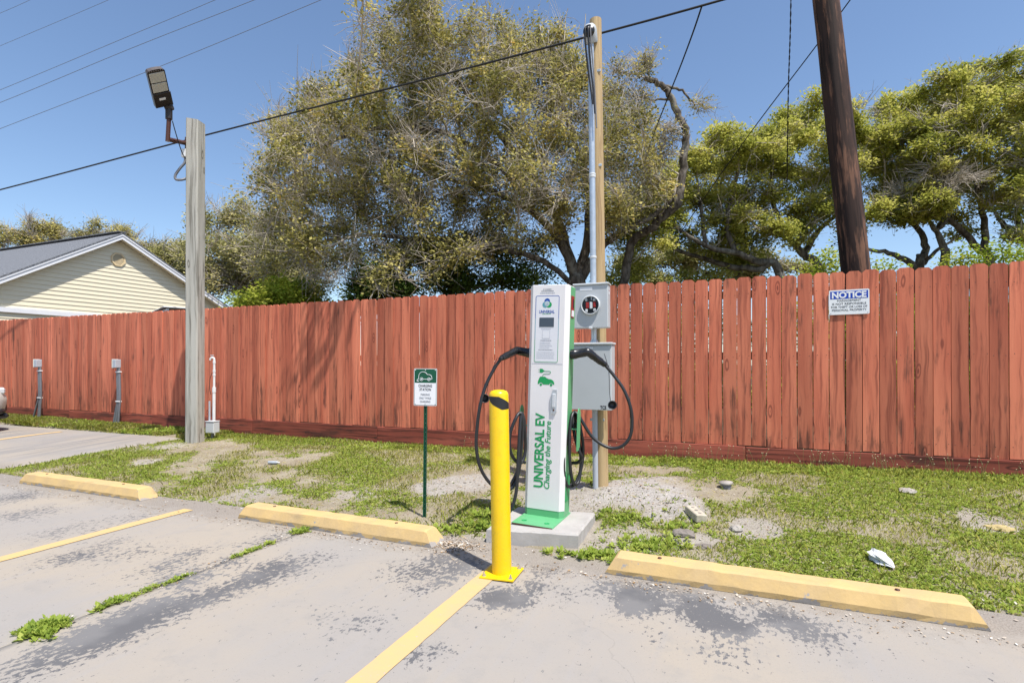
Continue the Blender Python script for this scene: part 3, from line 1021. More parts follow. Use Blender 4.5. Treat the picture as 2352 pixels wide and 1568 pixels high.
paint('print_teal', (0.10, 0.30, 0.36), 0.45, var=0.02)
frame_ring(0.182, 0.486, 0.013, 0.0042, -0.0016, -0.009, zt - 0.318, 0.09, 1).build('panel_border', 'print_blue', pnl)
frame_ring(0.182, 0.486, 0.013, 0.0038, -0.0016, -0.009, zt - 0.318, -0.09, 0.09).build('panel_border', 'print_teal', pnl)
frame_ring(0.182, 0.486, 0.013, 0.0036, -0.0016, -0.009, zt - 0.318, -1, -0.09).build('panel_border', 'print_green', pnl)
# logo: three overlapping lobes round a ring
lg = MB()
for i, (a, m_) in enumerate(((90, 'print_blue'), (210, 'print_teal'), (330, 'print_green'))):
    cx_, cz_ = -0.011 + 0.0165 * math.cos(R(a)), zt - 0.133 + 0.0165 * math.sin(R(a))
    pts = [(cx_ + 0.0215 * math.cos(R(10 * j)), -0.0018 - 0.0002 * i, cz_ + 0.0215 * math.sin(R(10 * j))) for j in range(36)]
    MB().add(pts, [tuple(range(36))]).build('logo_lobe', m_, pnl)
for i, (r_o, m_) in enumerate(((0.0185, 'panel_print'), (0.0150, 'print_teal'), (0.0115, 'panel_print'))):
    pts = [(-0.011 + r_o * math.cos(R(10 * j)), -0.0026 - 0.0002 * i, zt - 0.133 + r_o * math.sin(R(10 * j))) for j in range(36)]
    MB().add(pts, [tuple(range(36))]).build('logo_ring', m_, pnl)
text_mesh('logo_letter', 'G', 0.016, 'print_teal', pnl, face_at(-0.011, -0.0034, zt - 0.133), None, 0.0006)
text_mesh('lettering', 'UNIVERSAL', 0.031, 'print_blue', pnl, face_at(-0.011, -0.0020, zt - 0.192), 0.118, 0.0004)
sc_ = plate(MB(), rounded(0.112, 0.068, 0.002, 2), -0.0030, 0.002, -0.011, zt - 0.269).build('screen', 'screen_glass', pnl)
plate(MB(), rounded(0.060, 0.062, 0.002, 2), -0.0018, 0.0004, -0.013, zt - 0.358).build('code_frame', 'print_pale', pnl)
plate(MB(), rounded(0.055, 0.057, 0.002, 2), -0.0024, 0.0004, -0.013, zt - 0.358).build('code_blank', 'panel_print', pnl)


def print_row(x0, x1, z, h, mat, seed, y=-0.0019):
    """a row of print too small to read: short dashes"""
    r_ = np.random.default_rng(seed)
    m_ = MB()
    xx = x0
    while xx < x1 - 0.004:
        w = min(r_.uniform(0.004, 0.013), x1 - xx)
        m_.add([(xx, y, z - h / 2), (xx + w, y, z - h / 2), (xx + w, y, z + h / 2), (xx, y, z + h / 2)], [(0, 1, 2, 3)])
        xx += w + 0.0022
    return m_.build('fine_print', mat, pnl)


print_row(-0.046, 0.024, zt - 0.209, 0.0045, 'print_green', 1)
print_row(-0.052, 0.028, zt - 0.318, 0.005, 'print_pale', 2)
print_row(-0.055, 0.028, zt - 0.402, 0.006, 'print_grey', 3)
for i in range(4):
    print_row(-0.060, 0.020 + 0.008 * (i % 3), zt - 0.417 - 0.0125 * i, 0.0042, 'print_pale', 4 + i)
print_row(-0.068, 0.042, zt - 0.470, 0.005, 'print_grey', 9)
for i in range(4):
    print_row(-0.082, 0.055, zt - 0.488 - 0.014 * i, 0.004, 'print_pale', 12 + i)
text_mesh('lettering', 'EV CHARGER 2', 0.011, 'print_grey', cover, face_at(-0.011, -0.0012, zt - 0.028), 0.066)
for i, (w, m_) in enumerate(((0.094, 'print_grey'), (0.112, 'print_pale'))):
    o = print_row(-0.011 - w / 2, -0.011 + w / 2, zt - 0.042 - 0.0145 * i, 0.0065, m_, 20 + i, -0.0012)
    o.parent = cover
# seam under the panel
MB().box((0, -0.0006, zt - 0.571), (0.236, 0.0012, 0.0022)).build('seam', 'print_pale', cover)
# plug and car pictogram, tilted with the print
IX, IZ = -0.003, zt - 0.680
ic = 'print_green'
car_o = [(-.064, -.040), (-.062, -.020), (-.052, .004), (-.044, .014), (-.008, .014), (.004, .004), (.016, -.002), (.040, -.004), (.056, -.014), (.064, -.030), (.064, -.040),
         (.055, -.042), (.050, -.034), (.040, -.031), (.030, -.034), (.025, -.043), (-.024, -.043), (-.029, -.033), (-.039, -.029), (-.049, -.033), (-.053, -.041)]
MB().add([(IX + a, -0.0012, IZ + b) for a, b in car_o], [tuple(range(len(car_o)))]).build('pictogram_car', ic, cover)
MB().add([(IX + a, -0.0016, IZ + b) for a, b in [(-.004, .010), (.012, .012), (.034, .000), (.030, -.001), (.014, .001), (.002, .007)]], [tuple(range(6))]).build('pictogram_window', 'charger_white', cover)
for wx in (-.039, .040):
    MB().add([(IX + wx + .0095 * math.cos(R(20 * j)), -0.0012, IZ - .045 + .0095 * math.sin(R(20 * j))) for j in range(18)], [tuple(range(18))]).build('pictogram_wheel', ic, cover)
plug = [(-.050, .042), (-.030, .042), (-.022, .050), (-.016, .050), (-.016, .062), (-.022, .062), (-.030, .071), (-.050, .071)]
MB().add([(IX + a, -0.0012, IZ + b) for a, b in plug], [tuple(range(len(plug)))]).build('pictogram_plug', ic, cover)
for zz_ in (.049, .064):
    MB().add([(IX - .063, -0.0012, IZ + zz_ - .0012), (IX - .050, -0.0012, IZ + zz_ - .0012), (IX - .050, -0.0012, IZ + zz_ + .0012), (IX - .063, -0.0012, IZ + zz_ + .0012)], [(0, 1, 2, 3)]).build('pictogram_prong', ic, cover)
MB().tube(spline([(IX + a, -0.0012, IZ + b) for a, b in [(-.016, .056), (.012, .056), (.030, .054), (.034, .046), (.028, .038), (.005, .036), (-.016, .034), (-.026, .026), (-.026, .016)]], 5), 0.0014, 6).build('pictogram_cord', ic, cover)
# long lettering up the front
text_mesh('lettering', 'UNIVERSAL EV', 0.098, 'print_green', cover, face_at(-0.040, -0.0012, zt - 1.206, R(90)), 0.545, 0.0028)
text_mesh('lettering', 'Charging the Future', 0.060, 'print_green', cover, face_at(0.031, -0.0012, zt - 1.235, R(90)), 0.495, 0.0008, 0.22)
# door handle
hz0 = zt - 0.845
hp = [(-.020, -.088), (.012, -.088), (.022, -.070), (.022, .088), (-.008, .088), (-.020, .050), (-.024, .030), (-.024, -.020), (-.020, -.035)]
hd = MB()
hd.prism([(a + 0.062, b + hz0) for a, b in hp][::-1], -0.010, 0.0)
hd = hd.build('door_handle', 'galv', ch)
MB().box((0.064, -0.012, hz0 + 0.010), (0.026, 0.008, 0.10), None, 0.003).build('grip', 'grey_metal_edge', hd)
MB().lathe([(0.007, 0), (0.007, 0.003), (0, 0.004)], 12, Matrix.Translation((0.064, -0.010, hz0 - 0.060)) @ Matrix.Rotation(R(90), 4, 'X')).build('key_lock', 'bronze', hd)
# side label
MB().box((W2 - 0.001, 0.10, zt - 0.15), (0.006, 0.072, 0.16), None, 0.004).build('side_display', 'print_red', ch)
MB().box((W2 + 0.0025, 0.10, zt - 0.198), (0.002, 0.062, 0.045)).build('side_label', 'print_white', ch)
MB().box((W2 + 0.0025, 0.112, zt - 0.125), (0.002, 0.026, 0.06)).build('side_label', 'print_black', ch)
# hatch near the foot of the right side
MB().box((W2 - 0.002, 0.11, 0.22), (0.004, 0.10, 0.20), None, 0.001).build('side_hatch', 'print_green', ch)
# connector holsters, cable hooks, plugs
for s in (-1, 1):
    MB().lathe([(0.036, 0), (0.036, 0.022), (0.031, 0.030), (0.031, 0.010), (0, 0.010)], 20,
               Matrix.Translation((s * (W2 - 0.004), 0.10, zt - 0.497)) @ Matrix.Rotation(R(90 * s), 4, 'Y')).build('holster', 'black_plastic', ch)
    hk = MB()
    hk.box((s * (W2 + 0.033), 0.11, zt - 1.045), (0.072, 0.045, 0.008), None, 0.002)
    n_ = 8
    pl = [(0.036 * math.cos(R(180 * i / n_)), zt - 0.945 + 0.055 * math.sin(R(180 * i / n_))) for i in range(n_ + 1)] + [(-0.036, zt - 1.20), (0.036, zt - 1.20)]
    M_ = Matrix.Translation((s * (W2 + 0.072), 0.10, 0)) @ Matrix.Rotation(R(90), 4, 'Z')
    hk.prism(pl, -0.003, 0.003, M_)
    hk.build('cable_hook', 'charger_green', ch)
ch_inv = Matrix.Translation(ch.location) @ ch.rotation_euler.to_matrix().to_4x4()
ch_inv.invert()


def cpath(pts):
    return [ch_inv @ P(*p) for p in pts]


def connector(s, tip_px):
    """plug body sunk in the holster, bent grip pointing out and down"""
    a = Vector((s * (W2 + 0.012), 0.10, zt - 0.497))
    b = Vector((s * (W2 + 0.125), 0.095, zt - 0.478))
    c_ = ch_inv @ P(*tip_px)
    m_ = MB()
    m_.tube([a, a.lerp(b, 0.22), a.lerp(b, 0.24), a.lerp(b, 0.8), b, b.lerp(c_, 0.08)], [0.037, 0.037, 0.034, 0.032, 0.031, 0.030], 14)
    m_.tube(spline([a.lerp(b, 0.7), b, b.lerp(c_, 0.3), b.lerp(c_, 0.75), c_], 4), [0.030] * 5 + [0.029] * 4 + [0.026] * 4 + [0.022] * 3 + [0.019], 12)
    cn = m_.build('connector', 'black_plastic', ch)
    d = (c_ - b).normalized()
    MB().tube([c_ - d * 0.01, c_ + d * 0.03], [0.0165, 0.0125], 10).build('strain_relief', 'black_rubber', cn)
    return c_


cr_ = connector(1, (1390, 838, 3.97))
cl_ = connector(-1, (1152, 822, 3.86))
ZR = 3.97
right = [(1390, 838, 3.97), (1410, 862, 3.95), (1432, 893, 3.92), (1447, 930, 3.9), (1452, 965, 3.9), (1448, 1000, 3.9), (1432, 1022, 3.91), (1408, 1029, 3.93), (1382, 1020, 3.95),
         (1358, 1000, 3.97), (1340, 972, 3.98), (1328, 953, 3.99), (1318, 947, 4.0), (1308, 965, 3.98), (1300, 1010, 3.93), (1295, 1060, 3.91), (1297, 1100, 3.92), (1306, 1117, 3.95), (1322, 1108, 4.0),
         (1336, 1070, 4.03), (1339, 1020, 4.03), (1330, 970, 4.01), (1319, 946, 4.0), (1311, 970, 3.95), (1308, 1030, 3.93), (1312, 1090, 3.94), (1321, 1113, 3.97), (1331, 1098, 4.01), (1334, 1050, 4.04), (1326, 990, 4.03), (1316, 950, 4.02),
         (1318, 990, 3.97), (1328, 1030, 3.96), (1336, 1050, 3.97), (1326, 1062, 4.0), (1312, 1064, 4.03), (1303, 1085, 4.03)]
left = [(1152, 822, 3.86), (1136, 845, 3.86), (1116, 885, 3.84), (1103, 930, 3.82), (1096, 980, 3.82), (1094, 1025, 3.82), (1102, 1070, 3.83), (1122, 1105, 3.85), (1150, 1125, 3.87), (1178, 1118, 3.89),
        (1192, 1080, 3.91), (1199, 1010, 3.91), (1200, 960, 3.9), (1194, 948, 3.9), (1184, 962, 3.87), (1172, 995, 3.86), (1171, 1030, 3.86), (1182, 1055, 3.89), (1198, 1062, 3.93), (1207, 1030, 3.96), (1204, 970, 3.93),
        (1198, 948, 3.91), (1194, 985, 3.88), (1190, 1060, 3.86), (1187, 1120, 3.85), (1178, 1160, 3.84), (1166, 1178, 3.86), (1158, 1160, 3.88), (1166, 1128, 3.9), (1184, 1092, 3.91), (1196, 1060, 3.93), (1206, 1062, 3.95)]
for pts in (right, left):
    MB().tube(spline(cpath(pts), 5), 0.0122, 9).build('charging_cable', 'black_rubber', ch)
# protective caps on their strings
for s, cap, st in ((1, (1406, 930, 3.95), [(1388, 812, 3.97), (1398, 850, 3.97), (1400, 900, 3.96), (1403, 925, 3.95)]), (-1, (1114, 915, 3.84), [(1142, 822, 3.86), (1125, 862, 3.85), (1120, 892, 3.84), (1116, 912, 3.84)])):
    p = ch_inv @ P(*cap)
    cp = MB().lathe([(0.0, -0.02), (0.030, -0.02), (0.033, 0.022), (0.028, 0.022), (0.026, -0.012), (0, -0.012)], 18, Matrix.Translation(p) @ Matrix.Rotation(R(82), 4, 'X') @ Matrix.Rotation(R(18), 4, 'Y')).build('dust_cap', 'black_rubber', ch)
    MB().tube(spline(cpath(st), 4), 0.0022, 6).build('cap_string', 'black_rubber', cp)

# ------------------------------------------------------------------ bollard
bo = thing('bollard', 'bright yellow steel bollard with a black diagonal band', 'bollard', (-1.258, 2.869, 0.004), (0, R(-1.1), R(0)))
MB().box((0, 0, 0.006), (0.205, 0.205, 0.010), Matrix.Rotation(R(4), 4, 'Z'), 0.002).build('base_plate', 'bollard_yellow', bo)
MB().lathe([(0.057, 0.010), (0.057, 1.040), (0.055, 1.052), (0.046, 1.064), (0.028, 1.071), (0.0, 1.073)], 40).build('post', 'bollard_yellow', bo)
for sx_ in (-1, 1):
    for sy_ in (-1, 1):
        M_ = Matrix.Rotation(R(4), 4, 'Z') @ Matrix.Translation((sx_ * 0.080, sy_ * 0.080, 0.0105))
        MB().lathe([(0.013, 0), (0.013, 0.003), (0.009, 0.003), (0.009, 0.010), (0.005, 0.010), (0.005, 0.022), (0, 0.023)], 6, M_, False).build('anchor_bolt', 'bolt_steel', bo)
# black band: a slanting parallelogram wrapped round the front of the post
V, Fs = [], []
na = 22
for i in range(na + 1):
    f = i / na
    a = R(-66.3) + R(-86 + 172 * f)
    hi = float(np.interp(f, [0, .5, 1], [1.037, 1.034, 0.990]))
    lo = float(np.interp(f, [0, .2, .6, 1], [1.028, 0.996, 0.958, 0.962]))
    for z in (lo, hi):
        V.append((0.0576 * math.cos(a), 0.0576 * math.sin(a), z))
for i in range(na):
    Fs.append((2 * i, 2 * i + 2, 2 * i + 3, 2 * i + 1))
MB().add(V, Fs, None, True).build('black_band', 'print_black', bo)

# ------------------------------------------------------------------ charging sign on its stake
sg = thing('charging_sign', 'small green and white CHARGING STATION sign on a green stake', 'sign', (-2.304, 3.712, gz(-2.304, 3.712) - 0.01), (0, R(0.6), R(14)))
zs_ = sg.location.z
mb = MB()
for bx in ((-0.0105, 0, 0), (0.0105, 0, 0)):
    mb.box((bx[0], -0.004, 0.56), (0.004, 0.014, 1.16))
mb.box((0, 0.003, 0.56), (0.024, 0.003, 1.16))
mb.build('stake', 'sign_green', sg)
for i in range(22):
    MB().lathe([(0.0028, 0), (0.0, 0.0006)], 6, Matrix.Translation((0.0, 0.0012, 0.08 + 0.036 * i)) @ Matrix.Rotation(R(90), 4, 'X')).build('stake_hole', 'print_pale', sg)
pz = 1.19 - 0.147 - zs_
sp = plate(MB(), rounded(0.190, 0.297, 0.010), -0.016, 0.003, 0, pz).build('panel', 'print_white', sg)
plate(MB(), rounded(0.182, 0.290, 0.008), -0.0166, 0.0004, 0, pz).build('green_border', 'sign_green', sp)
plate(MB(), rounded(0.176, 0.284, 0.006), -0.0172, 0.0004, 0, pz).build('white_field', 'print_white', sp)
plate(MB(), rounded(0.176, 0.108, 0.004, 2), -0.0178, 0.0004, 0, pz + 0.089).build('green_band', 'sign_green', sp)
for s, w, dz in (('CHARGING', 0.112, 0.012), ('STATION', 0.094, -0.018), ('PARKING', 0.074, -0.058), ('ONLY WHILE', 0.098, -0.086), ('CHARGING', 0.086, -0.114)):
    text_mesh('lettering', s, 0.030 if dz > -0.03 else 0.023, 'print_black' if dz > -0.03 else 'print_grey', sp, face_at(0, -0.0182, pz + dz), w, 0.0003)
cz = pz + 0.082
out = spline([(-.056, -0.0186, cz - .016), (-.054, -0.0186, cz + .012), (-.040, -0.0186, cz + .034), (-.016, -0.0186, cz + .040), (.006, -0.0186, cz + .032), (.016, -0.0186, cz + .020), (.036, -0.0186, cz + .018), (.050, -0.0186, cz + .006), (.054, -0.0186, cz - .016), (.043, -0.0186, cz - .018)], 4)
MB().tube(out, 0.0020, 6).build('pictogram_car', 'print_white', sp)
MB().tube([(-.020, -0.0186, cz - .018), (.018, -0.0186, cz - .018)], 0.0020, 6).build('pictogram_sill', 'print_white', sp)
for wx in (-.032, .030):
    ring = [(wx + .012 * math.cos(R(20 * j)), -0.0186, cz - .018 + .012 * math.sin(R(20 * j))) for j in range(19)]
    MB().tube(ring, 0.0018, 6, None, False).build('pictogram_wheel', 'print_white', sp)
    MB().lathe([(0.0052, 0), (0.0, 0.001)], 10, Matrix.Translation((wx, -0.0182, cz - .018)) @ Matrix.Rotation(R(90), 4, 'X')).build('pictogram_hub', 'print_white', sp)
MB().tube(spline([(-.056, -0.0186, cz - .018), (-.066, -0.0186, cz - .022), (-.068, -0.0186, cz - .032), (-.058, -0.0186, cz - .034), (-.052, -0.0186, cz - .030)], 4), 0.0026, 6).build('pictogram_plug', 'print_white', sp)
for sx_, sz_ in ((-1, 1), (0, 1), (1, 1), (-1, -1), (0, -1), (1, -1)):
    MB().lathe([(0.004, 0), (0.0, 0.002)], 8, Matrix.Translation((sx_ * 0.082, -0.0180, pz + sz_ * 0.137)) @ Matrix.Rotation(R(90), 4, 'X')).build('rivet', 'print_white' if sz_ > 0 else 'print_grey', sp)

# ------------------------------------------------------------------ service pole with mast, meter and cabinet
PX, PY = -1.12, 4.80
pg = gz(PX, PY)
pole = thing('service_pole', 'slim new tan wooden pole behind the charging station', 'pole', (PX, PY, pg - 0.05), (R(0), R(-0.75), 0))
prof = []
V = []
mb = MB()
n_ = 14
mb.tube([(0.0, 0.0, 4.27 * i / n_) for i in range(n_ + 1)], [0.062 - 0.009 * i / n_ for i in range(n_ + 1)], 18)
mb.build('shaft', 'new_pole_wood', pole)
mast = thing('service_mast', 'galvanised conduit mast with weatherhead strapped to the tan pole', 'conduit', (PX - 0.035, PY - 0.085, pg - 0.02), (0, R(-0.62), 0))
mb = MB()
mb.lathe([(0.0245, 0.0), (0.0245, 0.86)], 14)
mb.build('lower_conduit', 'pvc_grey', mast)
MB().lathe([(0.026, 1.26), (0.026, 1.56)], 14).build('nipple', 'galv', mast)
for z in (1.30, 1.50):
    MB().lathe([(0.034, z), (0.036, z + 0.01), (0.036, z + 0.025), (0.034, z + 0.03)], 8, None, False).build('lock_nut', 'galv', mast)
MB().lathe([(0.0275, 1.84), (0.0275, 4.02)], 16).build('mast_tube', 'galv', mast)
for z in (2.06, 2.78, 2.80):
    MB().lathe([(0.030, z), (0.032, z + 0.006), (0.032, z + 0.014), (0.030, z + 0.02)], 16).build('coupling_ring', 'grey_metal_edge', mast)
for z in (0.62, 2.9, 3.75):
    MB().box((0.012, 0.040, z), (0.13, 0.012, 0.024), None, 0.003).build('strap', 'galv', mast)
# weatherhead: hooded cap turned to the viewer
wh = MB()
prof_w = [(0.0, 0.086), (0.030, 0.082), (0.052, 0.062), (0.060, 0.028), (0.060, -0.055), (0.054, -0.072)]
wh.lathe(prof_w, 20, Matrix.Translation((0, -0.012, 4.06)) @ Matrix.Rotation(R(24), 4, 'X'))
whd = wh.build('weatherhead', 'grey_metal', mast)
MB().lathe([(0.0, 0.0), (0.052, 0.0), (0.052, 0.006), (0.0, 0.007)], 18, Matrix.Translation((0.004, -0.079, 4.050)) @ Matrix.Rotation(R(100), 4, 'X')).build('insulator_face', 'black_plastic', whd)
for k, (dx, zb, m_) in enumerate(((-0.026, 3.42, 'wire_black'), (0.004, 3.33, 'black_rubber'), (0.026, 3.20, 'wire_grey'))):
    MB().tube(spline([(dx * 0.7, -0.078, 4.085), (dx * 0.9, -0.105, 4.06), (dx, -0.095, 3.95), (dx * 0.9 + 0.008, -0.06, 3.75), (dx * 0.7 + 0.022, -0.045, 3.58), (dx * 0.6 + 0.04, -0.045, zb)], 6), 0.0085 if k < 2 else 0.006, 8).build('service_conductor', m_, whd)

mt = thing('meter_box', 'grey metal meter socket box with round glass opening on the pole', 'electrical box', (PX - 0.045, PY - 0.115, 1.537), (0, R(-0.3), R(2)))
MB().box((0, -0.062, 0.19), (0.300, 0.115, 0.374), None, 0.006).build('case', 'grey_metal', mt)
MB().box((0, -0.066, 0.384), (0.315, 0.130, 0.016), None, 0.004).build('top_lip', 'grey_metal_edge', mt)
MB().box((-0.04, -0.1205, 0.345), (0.11, 0.001, 0.026)).build('warning_label', 'print_white', mt)
MB().box((0.1515, -0.07, 0.315), (0.001, 0.035, 0.05)).build('side_label', 'print_white', mt)
MB().box((0.1520, -0.07, 0.325), (0.001, 0.022, 0.012)).build('side_label', 'print_red', mt)
M_ = Matrix.Translation((0.0, -0.119, 0.200)) @ Matrix.Rotation(R(90), 4, 'X')
MB().lathe([(0.084, 0.0), (0.084, 0.022), (0.080, 0.028), (0.074, 0.028), (0.074, 0.006), (0.0, 0.006)], 36, M_).build('meter_ring', 'grey_metal_edge', mt)
sock = MB().lathe([(0.073, 0.0065), (0.0, 0.0068)], 32, M_).build('meter_socket', 'black_plastic', mt)
for dx, dz, w, h, m_ in ((-0.026, 0.0, 0.026, 0.050, 'print_red'), (0.036, 0.004, 0.022, 0.046, 'print_red'), (0.006, -0.002, 0.024, 0.058, 'grey_metal_edge'), (-0.036, 0.048, 0.020, 0.026, 'grey_metal'), (0.034, 0.046, 0.022, 0.024, 'grey_metal'), (-0.034, -0.046, 0.020, 0.026, 'grey_metal_edge'), (0.036, -0.042, 0.022, 0.024, 'grey_metal'), (0.010, 0.058, 0.010, 0.03, 'print_pale')):
    MB().box((dx, -0.132, 0.200 + dz), (w, 0.012, h), None, 0.003).build('socket_jaw', m_, sock)
MB().box((0.0, -0.128, 0.004), (0.03, 0.02, 0.02), None, 0.004).build('hasp', 'grey_metal_edge', mt)

cb = thing('electrical_cabinet', 'plain grey metal electrical cabinet below the meter box', 'electrical box', (PX - 0.035, PY - 0.110, 0.830), (0, 0, R(1)))
MB().box((0, -0.075, 0.285), (0.355, 0.145, 0.565), None, 0.006).build('case', 'grey_metal', cb)
MB().box((0.0, -0.152, 0.278), (0.338, 0.006, 0.545), None, 0.002).build('cover', 'grey_metal', cb)
MB().box((0, -0.083, 0.574), (0.372, 0.172, 0.018), None, 0.004).build('rain_lip', 'grey_metal_edge', cb)
text_mesh('lettering', 'TCS', 0.040, 'print_black', cb, face_at(0.108, -0.1560, 0.028), 0.052, 0.0012)
MB().box((-0.01, -0.1555, 0.535), (0.06, 0.001, 0.010)).build('label', 'print_white', cb)

# ------------------------------------------------------------------ grey lamp post with flood light
LX, LY = -7.40, 5.55
lz = gz(LX, LY)
lp = thing('lamp_post', 'weathered grey square timber post carrying a flood light', 'lamp post', (LX, LY, lz - 0.05), (0, R(0.15), R(18)))
mb = MB()
hw, chm = 0.095, 0.016
sec = [(-hw + chm, -hw), (hw - chm, -hw), (hw, -hw + chm), (hw, hw - chm), (hw - chm, hw), (-hw + chm, hw), (-hw, hw - chm), (-hw, -hw + chm)]
V, Fs = [], []
NZ = 16
Hp = 4.84 - lz + 0.05
rr = np.random.default_rng(9)
for i in range(NZ + 1):
    for j, (a, b) in enumerate(sec):
        z = Hp * i / NZ
        if i == NZ:
            z += -0.03 * (a / hw) * 0.6 - 0.012
        s = 1.0 + rr.uniform(-0.01, 0.01)
        V.append((a * s, b * s, z))
for i in range(NZ):
    for j in range(8):
        Fs.append((i * 8 + j, i * 8 + (j + 1) % 8, i * 8 + 8 + (j + 1) % 8, i * 8 + 8 + j))
Fs.append(tuple(NZ * 8 + j for j in range(8)))
mb.add(V, Fs).build('post', 'grey_post_wood', lp)
bpy.context.view_layer.update()
lp_inv = lp.matrix_world.inverted()


def lpt(px, py, Z):
    return lp_inv @ P(px, py, Z)


ZL = 8.0
a0, a1, a2 = lpt(436, 331, 7.98), lpt(385, 320, 7.62), lpt(388, 272, 7.62)
# bracket: wall plate, horizontal arm, upright
MB().box(lpt(432, 333, 7.98), (0.02, 0.12, 0.19), None, 0.003).build('bracket_plate', 'bronze', lp)
arm = MB()
arm.tube([a0, a1], 0.032, 4)
arm.build('bracket_arm', 'bronze', lp)
MB().tube([a1 - Vector((0, 0, 0.03)), a2], 0.036, 4).build('bracket_upright', 'bronze', lp)
kn = lpt(388, 258, 7.62)
MB().tube([lpt(388, 274, 7.62), lpt(388, 252, 7.62)], 0.046, 10).build('slip_fitter', 'lamp_dark', lp)
MB().tube([lpt(381, 249, 7.62), lpt(396, 246, 7.62)], 0.042, 12).build('knuckle', 'lamp_dark', lp)
# head: local frame from its seen axis; it faces out over the lot and down
top_c, bot_c = P(357, 160, 7.15), P(377, 243, 7.58)
axis = (top_c - bot_c)
Lh = axis.length
ax = axis.normalized()
view = (P(367, 200, 7.4) - Vector((0, 0, CAM_H))).normalized()
nrm = (-view - ax * (-view).dot(ax)).normalized()       # lens side, towards the lot
side = ax.cross(nrm).normalized()
side = (side * math.cos(R(-22)) + nrm * math.sin(R(-22))).normalized()
nrm = side.cross(ax).normalized()
Mh = Matrix((( side.x, ax.x, nrm.x, bot_c.x), (side.y, ax.y, nrm.y, bot_c.y), (side.z, ax.z, nrm.z, bot_c.z), (0, 0, 0, 1)))
Mh = lp_inv @ Mh
hwid = 0.115
outl = [(-hwid, 0.0), (hwid, 0.0), (hwid, Lh * 0.94), (hwid * 0.8, Lh * 0.985), (hwid * 0.3, Lh), (-hwid * 0.3, Lh), (-hwid * 0.8, Lh * 0.985), (-hwid, Lh * 0.94)]
hb = MB()
k = len(outl)
vs = [(p[0], p[1], 0.0) for p in outl] + [(p[0] * 0.96, p[1], -0.055) for p in outl]
hb.add(vs, [tuple(range(k)), tuple(range(2 * k - 1, k - 1, -1))] + [(i + k, (i + 1) % k + k, (i + 1) % k, i) for i in range(k)], Mh)
head = hb.build('light_head', 'lamp_side', lp)
MB().add([(p[0] * 0.99, p[1] * 0.995 + 0.002, 0.003) for p in outl], [tuple(range(k))], Mh).build('face_plate', 'lamp_dark', head)
MB().box((0, Lh * 0.19, 0.012), (2 * hwid * 1.04, Lh * 0.385, 0.024), Mh, 0.004).build('driver_box', 'lamp_dark', head)
for f0, f1 in ((0.405, 0.645), (0.67, 0.925)):
    ln = MB().box((0, Lh * (f0 + f1) / 2, 0.008), (2 * hwid * 0.86, Lh * (f1 - f0), 0.010), Mh, 0.003).build('lens_panel', 'lamp_lens', head)
for i in range(7):
    MB().box((-hwid * 0.75 + hwid * 0.25 * i, Lh * 0.955, 0.007), (hwid * 0.11, Lh * 0.05, 0.008), Mh).build('cooling_fin', 'lamp_side', head)
MB().box((-0.01, Lh * 0.23, 0.0255), (0.085, 0.032, 0.003), Mh).build('label', 'print_white', head)
MB().tube(spline([lpt(396, 278, 7.6), lpt(402, 300, 7.65), lpt(411, 330, 7.75), lpt(418, 350, 7.85), lpt(424, 362, 7.9)], 5), 0.007, 6).build('lamp_wire', 'wire_black', lp)
MB().box(lpt(427, 353, 7.94), (0.10, 0.08, 0.12), None, 0.006).build('junction_box', 'pvc_white', lp)
MB().tube(spline([lpt(426, 362, 7.93), lpt(424, 374, 7.92), lpt(414, 386, 7.9), lpt(403, 402, 7.88), lpt(404, 412, 7.88), lpt(416, 413, 7.9), lpt(428, 410, 7.95)], 6), 0.018, 8).build('flex_conduit', 'pvc_dark', lp)
MB().tube(spline([lpt(462, 405, 8.1), lpt(468, 440, 8.1), lpt(467, 480, 8.1), lpt(462, 510, 8.1)], 5), 0.010, 6).build('side_cable', 'wire_grey', lp)

ub = thing('utility_box', 'small pale grey utility box at the foot of the lamp post', 'electrical box', (-7.50, 5.92, gz(-7.4, 5.9) + 0.08), (0, 0, R(10)))
MB().box((0, 0, 0.098), (0.15, 0.13, 0.17), None, 0.008).build('case', 'grey_metal_edge', ub)
MB().box((0, -0.002, 0.190), (0.160, 0.140, 0.012), None, 0.003).build('lid', 'grey_metal_edge', ub)
MB().lathe([(0.022, -0.22), (0.022, 0.0)], 10).build('riser', 'pvc_dark', ub)
MB().lathe([(0.014, 0.196), (0.014, 0.5)], 10, Matrix.Translation((-0.055, 0.0, 0))).build('conduit', 'pvc_grey', ub)

# ------------------------------------------------------------------ white standpipe with tap
sx0 = P(491, 990, 8.55)
st = thing('standpipe', 'white plastic standpipe with a tap in front of the red fence', 'standpipe', (sx0.x, sx0.y, gz(sx0.x, sx0.y) - 0.03), (0, R(0.4), R(22)))
MB().lathe([(0.023, 0), (0.023, 0.74)], 14).build('pipe', 'pvc_white', st)
MB().lathe([(0.028, 0.74), (0.028, 0.82)], 14).build('coupling', 'pvc_white', st)
MB().lathe([(0.017, 0.82), (0.017, 1.26)], 14).build('upper_pipe', 'pvc_white', st)
for z in (1.00, 1.06, 1.20):
    MB().lathe([(0.022, z), (0.022, z + 0.035)], 8, None, False).build('collar', 'pvc_white', st)
MB().tube(spline([(0, 0, 1.25), (-0.006, 0, 1.28), (-0.035, 0, 1.288), (-0.06, 0, 1.275), (-0.066, 0, 1.25)], 4), 0.015, 10).build('tap', 'pvc_white', st)
MB().box((-0.035, 0, 1.325), (0.06, 0.012, 0.012), None, 0.003).build('tap_lever', 'grey_metal', st)
MB().tube([(-0.035, 0, 1.29), (-0.035, 0, 1.33)], 0.006, 6).build('tap_stem', 'grey_metal', st)
